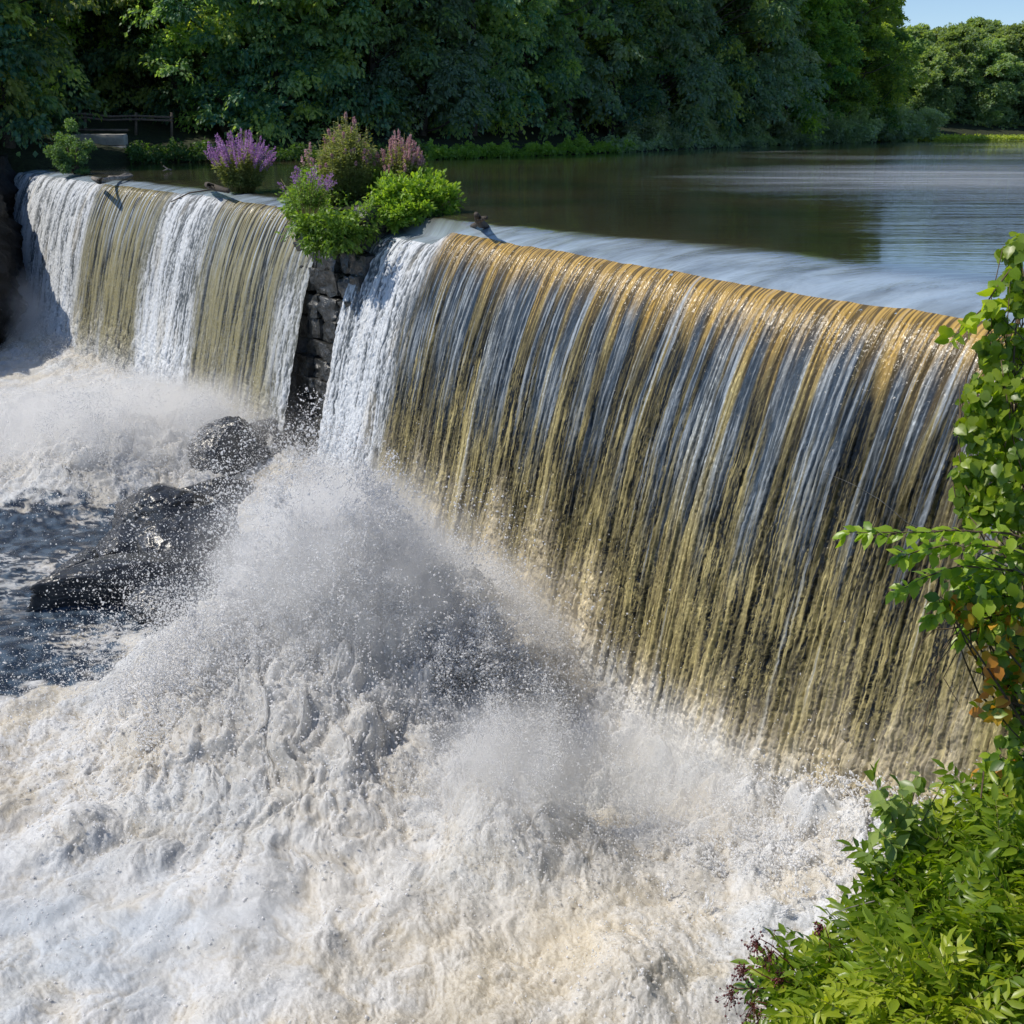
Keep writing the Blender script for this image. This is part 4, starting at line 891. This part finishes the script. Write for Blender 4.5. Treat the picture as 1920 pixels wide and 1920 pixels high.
flowering('loosestrife', tuple(at(455, 360, -.05)), 1.0, 2.2, 110, 'round purple flowering plant growing alone on the crest of the left falls', 'flowering plant', FLOWER, .36, 71, leafm=L_LOOSE, ls=.10, per=90, fl=.05)
P1 = at(655, 385, 0.1); P2 = at(752, 385, .1); P3 = at(590, 372, .1)
flowering('loosestrife', tuple(P1), 1.15, 2.45, 150, 'tallest grey green clump of seeding stems with faint pink tips on the pier', 'flowering plant', FLOWPINK, .07, 72, ls=.09, per=170, hv=.4, fl=.035, lean=-.28, fs=.35)
flowering('loosestrife', tuple(P2), .85, 2.05, 110, 'pink tipped clump of upright stems at the right of the island bush', 'flowering plant', FLOWPINK, .2, 73, ls=.09, per=120, hv=.35, fl=.04, lean=-.2, fs=.6)
flowering('loosestrife', tuple(P3), .35, 1.75, 14, 'thin sparse stem with brownish pink tips left of the tall clump', 'flowering plant', FLOWPINK, .22, 74, ls=.07, per=50)
def leafy(name, lobes, n, leaf, m, label, cat, seed, tV=LEAF_V, tF=LEAF_F, hang=.5, stick=0):
    """lobes: world centres and radii; leaves on their skins, stems inside"""
    g = np.random.default_rng(seed); Lc = np.array([l[:3] for l in lobes]); Lr = np.array([l[3] for l in lobes]); base = Lc.mean(0).copy(); base[2] = Lc[:, 2].min()-Lr.mean()*.6
    rt = thing(name, label, cat, tuple(base)); wgt = Lr**2/np.sum(Lr**2); i = g.choice(len(lobes), n, p=wgt)
    d = g.normal(size=(n, 3)); d /= np.linalg.norm(d, axis=1)[:, None]; d[:, 2] = d[:, 2]*.85+.1; rad = g.uniform(.3, 1.05, n)**.6
    if stick:
        tips = g.normal(size=(len(lobes)*26, 3)); tips /= np.linalg.norm(tips, axis=1)[:, None]; d = d*.35+tips[i*26+g.integers(0, 26, n)]; d[:, 2] += .15*rad; rad = rad*(1+stick*g.random(n))
    P = Lc[i]+d*(Lr[i]*rad)[:, None]*(1+.25*fbm3(Lc[i]+d*1.5, 2.2, 2, seed))[:, None]-base
    tan = d+g.normal(size=(n, 3))*.6+[0, 0, -hang]; nrm = d*.5+g.normal(size=(n, 3))*.4+[0, 0, .7]
    V, F = scatter(tV, tF, P, frames(tan, nrm), leaf*g.uniform(.55, 1.25, n), g.uniform(.85, 1.2, n))
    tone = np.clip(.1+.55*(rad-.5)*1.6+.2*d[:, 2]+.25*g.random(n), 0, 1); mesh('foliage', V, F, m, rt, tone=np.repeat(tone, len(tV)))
    paths = [(bend((g.normal()*.1, g.normal()*.1, 0), c_-base+g.normal(size=3)*r_*.4, 7, .12, r=g), np.linspace(.02, .006, 7)*(leaf/.09)**.5) for c_, r_ in zip(Lc, Lr) for _ in range(4)]
    V, F = tubes(paths, 5); mesh('stem', V, F, GREENSTEM, rt)
    return rt
def lobe(u, v, d, rpx): r_ = ray(u, v)/FPX*d+np.array([0, 0, EYE]); return (*r_, rpx/FPX*d)
isl = [(620, 400, 33, 55), (585, 395, 33, 38), (575, 425, 31, 34), (600, 440, 30.5, 38), (640, 440, 30, 34), (660, 395, 32, 42), (700, 385, 32, 40), (680, 420, 30.5, 30), (560, 385, 34, 25), (625, 360, 34, 30), (700, 350, 34, 26), (645, 340, 33, 30), (590, 345, 33, 22), (555, 395, 33, 20), (675, 345, 33, 28)]
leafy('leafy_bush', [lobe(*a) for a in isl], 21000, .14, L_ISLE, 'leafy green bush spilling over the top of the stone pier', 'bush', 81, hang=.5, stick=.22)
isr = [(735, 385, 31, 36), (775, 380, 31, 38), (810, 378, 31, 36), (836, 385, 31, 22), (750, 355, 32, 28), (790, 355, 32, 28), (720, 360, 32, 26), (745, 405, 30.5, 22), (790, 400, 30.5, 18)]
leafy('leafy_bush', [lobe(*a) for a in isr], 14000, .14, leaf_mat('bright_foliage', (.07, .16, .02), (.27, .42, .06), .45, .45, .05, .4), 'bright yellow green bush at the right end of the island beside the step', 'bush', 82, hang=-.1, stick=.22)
g = np.random.default_rng(83)
def specks(g_, n): 
    l = np.array([lobe(*isl[k_]) for k_ in g_.integers(0, 6, n)]); d = g_.normal(size=(n, 3)); d /= np.linalg.norm(d, axis=1)[:, None]; return l[:, :3]+d*l[:, 3:]*1.05, g_.random(n)
flowering('loosestrife', tuple(at(575, 400, .1)), .7, 1.3, 26, 'short pink flowering sprigs low in the left side of the island bush', 'flowering plant', FLOWER, .3, 75, leafm=L_ISLE, ls=.1, per=30, fl=.05)
# ------------------------------------------------------------ near bank: elder bush, vines
def compound(rt, pos, tan, up, size, m, seed, pairs=4, name='foliage', tone0=.3, lw=1.0, lv=LEAF_V, lf=LEAF_F, stemm=GREENSTEM):
    """pinnate leaves: one arched stalk with paired leaflets"""
    g = np.random.default_rng(seed); n = len(pos); fr = frames(tan, up); Ps, Fr, Sz, To = [], [], [], []; tn = g.random(n)
    for j in range(pairs*2+1):
        q_ = 1.0 if j == pairs*2 else .28+.62*(j//2)/max(1, pairs-1); sg = 0 if j == pairs*2 else (1 if j % 2 else -1)
        pz = -.28*q_**2
        loc = np.stack([np.full(n, q_), np.zeros(n), np.full(n, pz)], 1)*size[:, None]
        Ps.append(pos+np.einsum('ni,nij->nj', loc, fr))
        td = np.stack([np.full(n, .55 if sg else 1.), np.full(n, sg*1.0), np.full(n, -.22 if sg else -.5)], 1)+g.normal(size=(n, 3))*.13
        tw = np.einsum('ni,nij->nj', td, fr); ud = np.einsum('ni,nij->nj', np.stack([np.full(n, .25), np.full(n, sg*.25), np.ones(n)], 1)+g.normal(size=(n, 3))*.15, fr)
        Fr.append(frames(tw, ud)); Sz.append(size*g.uniform(.38, .5, n)*(1.1 if sg else 1.2)); To.append(np.clip(tone0+.45*tn+.15*g.normal(size=n), 0, 1))
    P, Fm, S, T = np.concatenate(Ps), np.concatenate(Fr), np.concatenate(Sz), np.concatenate(To)
    V, F = scatter(lv, lf, P, Fm, S, lw)
    mesh(name, V, F, m, rt, tone=np.repeat(T, len(lv)))
    qs = np.array([0, .3, .6, 1.]); paths = []
    for i in range(n):
        l = np.stack([qs, qs*0, -.28*qs**2], 1)*size[i]; paths.append((pos[i]+l@fr[i], np.array([.0022, .002, .0015, .001])))
    V, F = tubes(paths, 3); mesh('leaf_stalks', V, F, stemm, rt)['kind'] = 'stuff'
el = [(1490, 1890, 4.9, 95), (1590, 1840, 4.9, 120), (1730, 1790, 4.8, 170), (1860, 1860, 4.5, 200), (1870, 1660, 5.0, 160), (1740, 1640, 5.1, 95), (1820, 1540, 5.3, 75), (1910, 1520, 5.4, 90), (1670, 1720, 5.0, 85), (1700, 1930, 4.4, 190), (1910, 1760, 4.7, 170), (1540, 1940, 4.7, 110), (2000, 1700, 4.9, 200), (1640, 1655, 5.05, 42)]
def elder():
    g = np.random.default_rng(91); Lb = np.array([lobe(*a) for a in el]); Lb[:, 3] *= .82; Lb[:, 0] += .085; base = Lb[:, :3].mean(0); base[2] = -3.2
    rt = thing('elder_bush', 'big green bush with feathery leaves and dark berries at the lower right', 'bush', tuple(base))
    n = 2900; i = g.choice(len(Lb), n, p=Lb[:, 3]**2/np.sum(Lb[:, 3]**2)); d = g.normal(size=(n, 3)); d /= np.linalg.norm(d, axis=1)[:, None]
    d[:, 2] += .25; d[:, 1] -= .25; d /= np.linalg.norm(d, axis=1)[:, None]
    P = Lb[i, :3]+d*(Lb[i, 3]*g.uniform(.35, 1.0, n))[:, None]-base
    tan = d*.9+g.normal(size=(n, 3))*.5+[-.25, -.1, -.05]; up = g.normal(size=(n, 3))*.3+[-.1, -.1, 1.0]
    h_ = sst(-.5, .5, fbm3(P, 1.6, 2, 92)); a = g.random(n)*.5+h_*.5 > .48
    compound(rt, P[a], tan[a], up[a], g.uniform(.10, .175, a.sum()), leaf_mat('sunny_elder_leaves', (.16, .27, .012), (.50, .58, .05), .45, .35, .1, .5), 93, pairs=4, name='foliage', lw=.8)  # sunlit patches painted with a yellower leaf colour, picked by noise
    compound(rt, P[~a], tan[~a], up[~a], g.uniform(.10, .18, (~a).sum()), L_BUSH, 94, pairs=4, name='foliage', lw=.85)
    paths = []
    for l in Lb:
        for _ in range(5):
            paths.append((bend(g.normal(size=3)*[.3, .2, .05], l[:3]-base+g.normal(size=3)*l[3]*.5, 9, .10, r=g), np.linspace(.014, .004, 9)))
    for (u, v) in [(1550, 1735), (1530, 1735), (1575, 1715)]: pass
    V, F = tubes(paths, 6); mesh('stem', V, F, TWIG, rt)
    # berry heads: forked stalks with many small berries
    for j, (u, v, s_) in enumerate([(1416, 1768, 22), (1440, 1790, 24), (1392, 1818, 16), (1370, 1862, 22), (1410, 1885, 28), (1462, 1836, 18), (1536, 1742, 12), (1425, 1918, 22)]):
        c_ = np.array(lobe(u, v, 4.85, s_)); r_ = c_[3]; c_ = c_[:3]-base; st = np.array(lobe(1520+j*6, 1850+j*5, 4.9, 1)[:3])-base
        ps = [(bend(st, c_+[.02, 0, .02], 7, .08, r=g), np.linspace(.005, .002, 7))]; bp_ = []
        for _ in range(46):
            e = c_+g.normal(size=3)*r_*[.45, .45, .75]+[0, 0, -r_*.3]; bp_.append(e); ps.append((np.array([c_+[.01, 0, .01], (c_+e)/2+g.normal(size=3)*.004, e]), .0009))
        V, F = tubes(ps, 4); sk_ = mesh('berry_cluster', V, F, noise_mat('berry_stalk', (.10, .02, .02), (.18, .05, .03), 20, .6, 0) if j == 0 else bpy.data.materials['berry_stalk'], rt)
        bp_ = np.array(bp_); V, F = scatter(OCT_V, OCT_F, bp_, rotmats(len(bp_), r=g), g.uniform(.0045, .0068, len(bp_))); mesh('berries', V, F, BERRY, sk_)['kind'] = 'stuff'
elder()
def sprig_bush():
    g = np.random.default_rng(95); rt = thing('young_sapling', 'pale leafy sprig standing up at the top left of the big bush', 'sapling', lobe(1700, 1640, 5.1, 1)[:3]); base = np.array(rt.location)
    tips = [(1640, 1460, 5.1), (1660, 1500, 5.05), (1720, 1455, 5.2), (1650, 1560, 5.0), (1630, 1600, 5.0), (1690, 1480, 5.1), (1770, 1465, 5.3), (1800, 1475, 5.3), (1700, 1540, 5.1)]
    paths, P, T_ = [], [], []
    for u, v, dd_ in tips:
        e = np.array(lobe(u, v, dd_, 1)[:3])-base; q = bend((0, 0, 0), e, 9, .10, r=g); paths.append((q, np.linspace(.006, .002, 9)))
        for k_ in range(3, 9):
            for _ in range(4): P.append(q[k_]); T_.append(g.normal(size=3)+[-.2, 0, -.1])
    V, F = tubes(paths, 5); mesh('stem', V, F, GREENSTEM, rt); P = np.array(P); T_ = np.array(T_)
    V, F = scatter(LEAF_V, LEAF_F, P, frames(T_, np.array([0, 0, 1.])+g.normal(size=P.shape)*.4), g.uniform(.05, .10, len(P)), 1.25)
    mesh('foliage', V, F, leaf_mat('pale_leaves', (.13, .22, .04), (.38, .48, .14), .45, .35, .05, .5), rt, tone=np.repeat(g.random(len(P)), len(LEAF_V)))
sprig_bush()
def vine():
    g = np.random.default_rng(96)
    vl = [(1905, 470, 5.1, 32), (1900, 520, 5.1, 30), (1925, 560, 5.1, 40), (1905, 640, 5.1, 34), (1880, 720, 5.0, 55), (1900, 770, 5.0, 60), (1850, 800, 5.0, 42), (1880, 850, 5.0, 70), (1850, 900, 5.0, 55), (1880, 940, 5.0, 60), (1830, 950, 5.0, 30), (1925, 900, 5.2, 90), (1950, 700, 5.2, 80), (1960, 1050, 5.2, 90), (1835, 740, 5.0, 34), (1815, 800, 5.0, 28), (1822, 880, 5.0, 36), (1805, 925, 5.0, 26), (1860, 650, 5.05, 30), (1870, 590, 5.05, 24)]
    Lb = np.array([lobe(*a) for a in vl]); base = np.array(lobe(2060, 1300, 5.3, 1)[:3]); rt = thing('climbing_vine', 'climbing vine with heart shaped leaves down the upper right edge', 'vine', tuple(base))
    n = 1700; i = g.choice(len(Lb), n, p=Lb[:, 3]**1.6/np.sum(Lb[:, 3]**1.6)); d = g.normal(size=(n, 3)); d /= np.linalg.norm(d, axis=1)[:, None]
    P = Lb[i, :3]+d*(Lb[i, 3]*g.uniform(.4, 1.05, n))[:, None]-base; sz = g.uniform(.035, .075, n)
    strand = [(1895, 505), (1868, 540), (1855, 560), (1843, 578), (1828, 592), (1812, 606), (1800, 622), (1785, 632)]
    Sp = np.array([lobe(u, v, 5.0, 1)[:3] for u, v in strand])-base
    Sx = np.repeat(Sp, 3, 0)+g.normal(size=(len(Sp)*3, 3))*.014
    tan = g.normal(size=(n, 3))*.7+[-.1, -.1, -.8]; nrm = d*.5+g.normal(size=(n, 3))*.35+[-.3, -.4, .35]
    fr = frames(tan, nrm); sz = sz*.85; V, F = scatter(HEART_V, HEART_F, P, fr, sz, 1.0)
    tone = np.clip(.15+.6*g.random(n)**1.3+.2*d[:, 2], 0, 1); mesh('foliage', V, F, L_VINE, rt, tone=np.repeat(tone, len(HEART_V)))
    V, F = scatter(HEART_V, HEART_F, Sx, frames(g.normal(size=Sx.shape)*.6+[-.3, 0, -.7], g.normal(size=Sx.shape)*.5+[-.4, -.5, .2]), g.uniform(.05, .085, len(Sx)), 1.0)
    mesh('young_leaves', V, F, leaf_mat('yellow_vine_leaves', (.22, .36, .02), (.46, .58, .05), .5, .4, .05, .4), rt, tone=np.repeat(g.random(len(Sx)), len(HEART_V)))
    paths = [(Sp+0, np.linspace(.004, .0015, len(Sp)))]
    spine = np.array([lobe(u, v, 5.2, 1)[:3] for u, v in [(2060, 1300), (1990, 1100), (1960, 900), (1940, 700), (1925, 550), (1905, 455)]])-base; paths.append((spine, np.linspace(.03, .005, 6)))
    for l in Lb:
        for _ in range(3): k_ = g.integers(0, 5); paths.append((bend(spine[k_], l[:3]-base+g.normal(size=3)*l[3]*.4, 7, .15, r=g), np.linspace(.006, .002, 7)))
    V, F = tubes(paths, 5); mesh('stem', V, F, TWIG, rt)
vine()
def spray_branch():
    g = np.random.default_rng(97); base = np.array(lobe(2040, 1180, 5.2, 1)[:3]); rt = thing('overhanging_branch', 'branch of yellow green leaves reaching left in front of the waterfall', 'branch', tuple(base))
    arms = [[(2040, 1060), (1900, 1000), (1780, 992), (1680, 996), (1592, 996)], [(2040, 1090), (1900, 1030), (1800, 1015), (1720, 1030), (1690, 1045)], [(2040, 1120), (1900, 1070), (1800, 1060), (1740, 1080), (1690, 1112)], [(2040, 1150), (1900, 1120), (1830, 1110), (1770, 1130), (1740, 1160)], [(2040, 1000), (1900, 975), (1850, 965), (1830, 960)], [(2040, 1200), (1920, 1170), (1850, 1160), (1800, 1190)], [(2040, 1060), (1930, 1040), (1860, 1045), (1800, 1090)], [(2040, 1230), (1930, 1230), (1880, 1200)]]
    paths, P, T_, S = [], [], [], []
    for a, arm in enumerate(arms):
        q = np.array([lobe(u, v, 4.85+.05*a-.02*k_, 1)[:3] for k_, (u, v) in enumerate(arm)])-base; tq = np.linspace(0, len(q)-1, 24); Q = np.stack([np.interp(tq, np.arange(len(q)), q[:, c_]) for c_ in range(3)], 1)
        Q += np.cumsum(g.normal(size=Q.shape)*.0015, 0); paths.append((Q, np.linspace(.007, .0015, 24)))
        for k_ in range(5, 24):
            dirn = Q[min(k_, 23)]-Q[k_-1]; dirn /= np.linalg.norm(dirn)
            for sg in (-1, 1, 0):
                if g.random() < .15: continue
                P.append(Q[k_]+g.normal(size=3)*.008); T_.append(dirn*.7+np.array([0, .5*sg, .35*sg])+g.normal(size=3)*.3+[0, 0, -.25]); S.append(g.uniform(.045, .085))
    V, F = tubes(paths, 5); mesh('stem', V, F, TWIG, rt); P, T_, S = np.array(P), np.array(T_), np.array(S)
    V, F = scatter(LEAF_V, LEAF_F, P, frames(T_, np.array([-.2, -.35, 1.])+g.normal(size=P.shape)*.35), S, 1.35)
    mesh('foliage', V, F, leaf_mat('yellow_branch_leaves', (.14, .26, .015), (.36, .50, .04), .5, .35, .05, .5), rt, tone=np.repeat(g.random(len(P)), len(LEAF_V)))
spray_branch()
def lower_vine():
    g = np.random.default_rng(98); vl = [(1870, 1110, 4.95, 75), (1830, 1100, 4.9, 50), (1900, 1180, 5.0, 60), (1870, 1190, 4.9, 40), (1910, 1260, 5.0, 50), (1885, 1290, 5.0, 35), (1915, 1350, 5.1, 45), (1895, 1420, 5.2, 40), (1950, 1250, 5.2, 90), (1880, 1470, 5.3, 50), (1960, 1420, 5.3, 80), (1810, 1150, 4.9, 34), (1850, 1240, 4.95, 30), (1775, 1130, 4.85, 24), (1862, 1330, 5.0, 26)]
    Lb = np.array([lobe(*a) for a in vl]); base = np.array(lobe(2060, 1500, 5.4, 1)[:3]); rt = thing('turning_vine', 'vine with some orange and red turning leaves low on the right edge', 'vine', tuple(base))
    n = 800; i = g.choice(len(Lb), n, p=Lb[:, 3]**1.6/np.sum(Lb[:, 3]**1.6)); d = g.normal(size=(n, 3)); d /= np.linalg.norm(d, axis=1)[:, None]; P = Lb[i, :3]+d*(Lb[i, 3]*g.uniform(.3, 1.05, n))[:, None]-base
    fr = frames(g.normal(size=(n, 3))*.7+[-.2, -.1, -.6], d*.5+g.normal(size=(n, 3))*.35+[-.25, -.4, .5]); sz = g.uniform(.04, .08, n)
    pr = np.exp(-((i == 4)*0)) * np.where(np.isin(i, [3, 4, 5, 2, 11, 12, 13, 14]), .5, .07); a = g.random(n) < pr
    for k_, (msk, mt) in enumerate([(~a, L_VINE), (a, L_AUT)]):
        V, F = scatter(LEAF_V, LEAF_F, P[msk], fr[msk], sz[msk], 1.6); mesh('foliage' if k_ == 0 else 'turning_leaves', V, F, mt, rt, tone=np.repeat(g.random(msk.sum()), len(LEAF_V)))
    paths = [(bend((0, 0, 0), l[:3]-base+g.normal(size=3)*l[3]*.4, 8, .12, r=g), np.linspace(.012, .002, 8)) for l in Lb for _ in range(3)]
    V, F = tubes(paths, 5); mesh('stem', V, F, TWIG, rt)
lower_vine()
def bare(label, segs, m, depth=5.0, r0=.004):
    paths = []
    for sgm in segs:
        q = np.array([lobe(u, v, depth, 1)[:3] for u, v in sgm]); tq = np.linspace(0, len(q)-1, len(q)*4); Q = np.stack([np.interp(tq, np.arange(len(q)), q[:, c_]) for c_ in range(3)], 1); Q += np.cumsum(rng.normal(size=Q.shape)*.001, 0); paths.append((Q, np.linspace(r0, r0*.3, len(Q))))
    V, F = tubes(paths, 4); c = V[0].copy(); tag(mesh('bare_twig', V-c, F, m, loc=tuple(c)), label, 'twig')
bare('thin bare grey twig slanting down over the dark lower part of the waterfall', [[(1930, 1080), (1800, 1020), (1700, 978), (1650, 935), (1600, 905), (1551, 885)]], DRIFT, 4.9, .0028)
bare('bundle of bare brown twigs hanging in front of the waterfall beside the turning vine', [[(1890, 1150), (1800, 1170), (1760, 1230), (1752, 1290), (1760, 1350)], [(1890, 1160), (1790, 1190), (1745, 1260), (1700, 1320)], [(1880, 1180), (1800, 1210), (1770, 1270), (1800, 1320)], [(1870, 1150), (1780, 1150), (1730, 1200), (1715, 1240)], [(1760, 1280), (1740, 1320), (1728, 1390)], [(1850, 1170), (1770, 1180), (1720, 1180)], [(1860, 1170), (1790, 1200), (1758, 1240), (1735, 1300)]], TWIG, 5.0, .0045)
bare('pale bare stick poking out left of the big bush', [[(1640, 1690), (1590, 1700), (1540, 1722)]], DRIFT, 4.9, .004)
def bankgreen(g, n):
    x = g.uniform(1.2, 9, n); y = g.uniform(4.6, 13.5, n); z = right_bank_z(x, y); k_ = (z > -6.8) & (z < .8); P = np.stack([x, y, z+.03+g.random(n)*.35], 1)[k_]
    return P, .1+.6*g.random(len(P))
leafmass('undergrowth', bankgreen, 70000, .05, L_BUSH, 47, label='green ground cover on the steep near bank under the bushes', kind='stuff', cat='plants', tV=LEAF_V, tF=LEAF_F)
# ------------------------------------------------------------ camera, light
cam = bpy.data.cameras.new('camera'); co = bpy.data.objects.new('camera', cam); COL.objects.link(co)
co.location = (0, 0, EYE); co.rotation_euler = (math.pi/2-PIT, 0, 0)
cam.sensor_width = 36; cam.lens = 36*FPX/1920; cam.clip_end = 3000; cam.clip_start = .05
C.camera = co
w = bpy.data.worlds.new('World'); C.world = w; w.use_nodes = True; nt = w.node_tree
bg = nt.nodes['Background']; sk = nt.nodes.new('ShaderNodeTexSky'); sk.sky_type = 'NISHITA'; sk.sun_disc = False
sk.sun_elevation = SUN_EL; sk.sun_rotation = SUN_AZ % (2*math.pi); sk.altitude = 2200; sk.dust_density = .1; sk.air_density = 1.0; sk.ozone_density = 4
nt.links.new(sk.outputs[0], bg.inputs[0]); bg.inputs[1].default_value = .13
sl = bpy.data.lights.new('sun', 'SUN'); sl.energy = 4.3; sl.angle = math.radians(.5); sl.color = (1, .93, .82)
so = bpy.data.objects.new('sun', sl); COL.objects.link(so)
so.rotation_euler = Vector(SUN).to_track_quat('Z', 'Y').to_euler()
C.view_settings.view_transform = 'Standard'; C.view_settings.look = 'None'; C.view_settings.exposure = 0; C.view_settings.gamma = 1.07
C.cycles.use_denoising = True
C.cycles.max_bounces = 10; C.cycles.diffuse_bounces = 8; C.cycles.transmission_bounces = 8; C.cycles.transparent_max_bounces = 8; C.cycles.volume_bounces = 4; C.cycles.volume_step_rate = .5; C.cycles.volume_max_steps = 128
C.cycles.use_adaptive_sampling = True; C.cycles.adaptive_threshold = .02
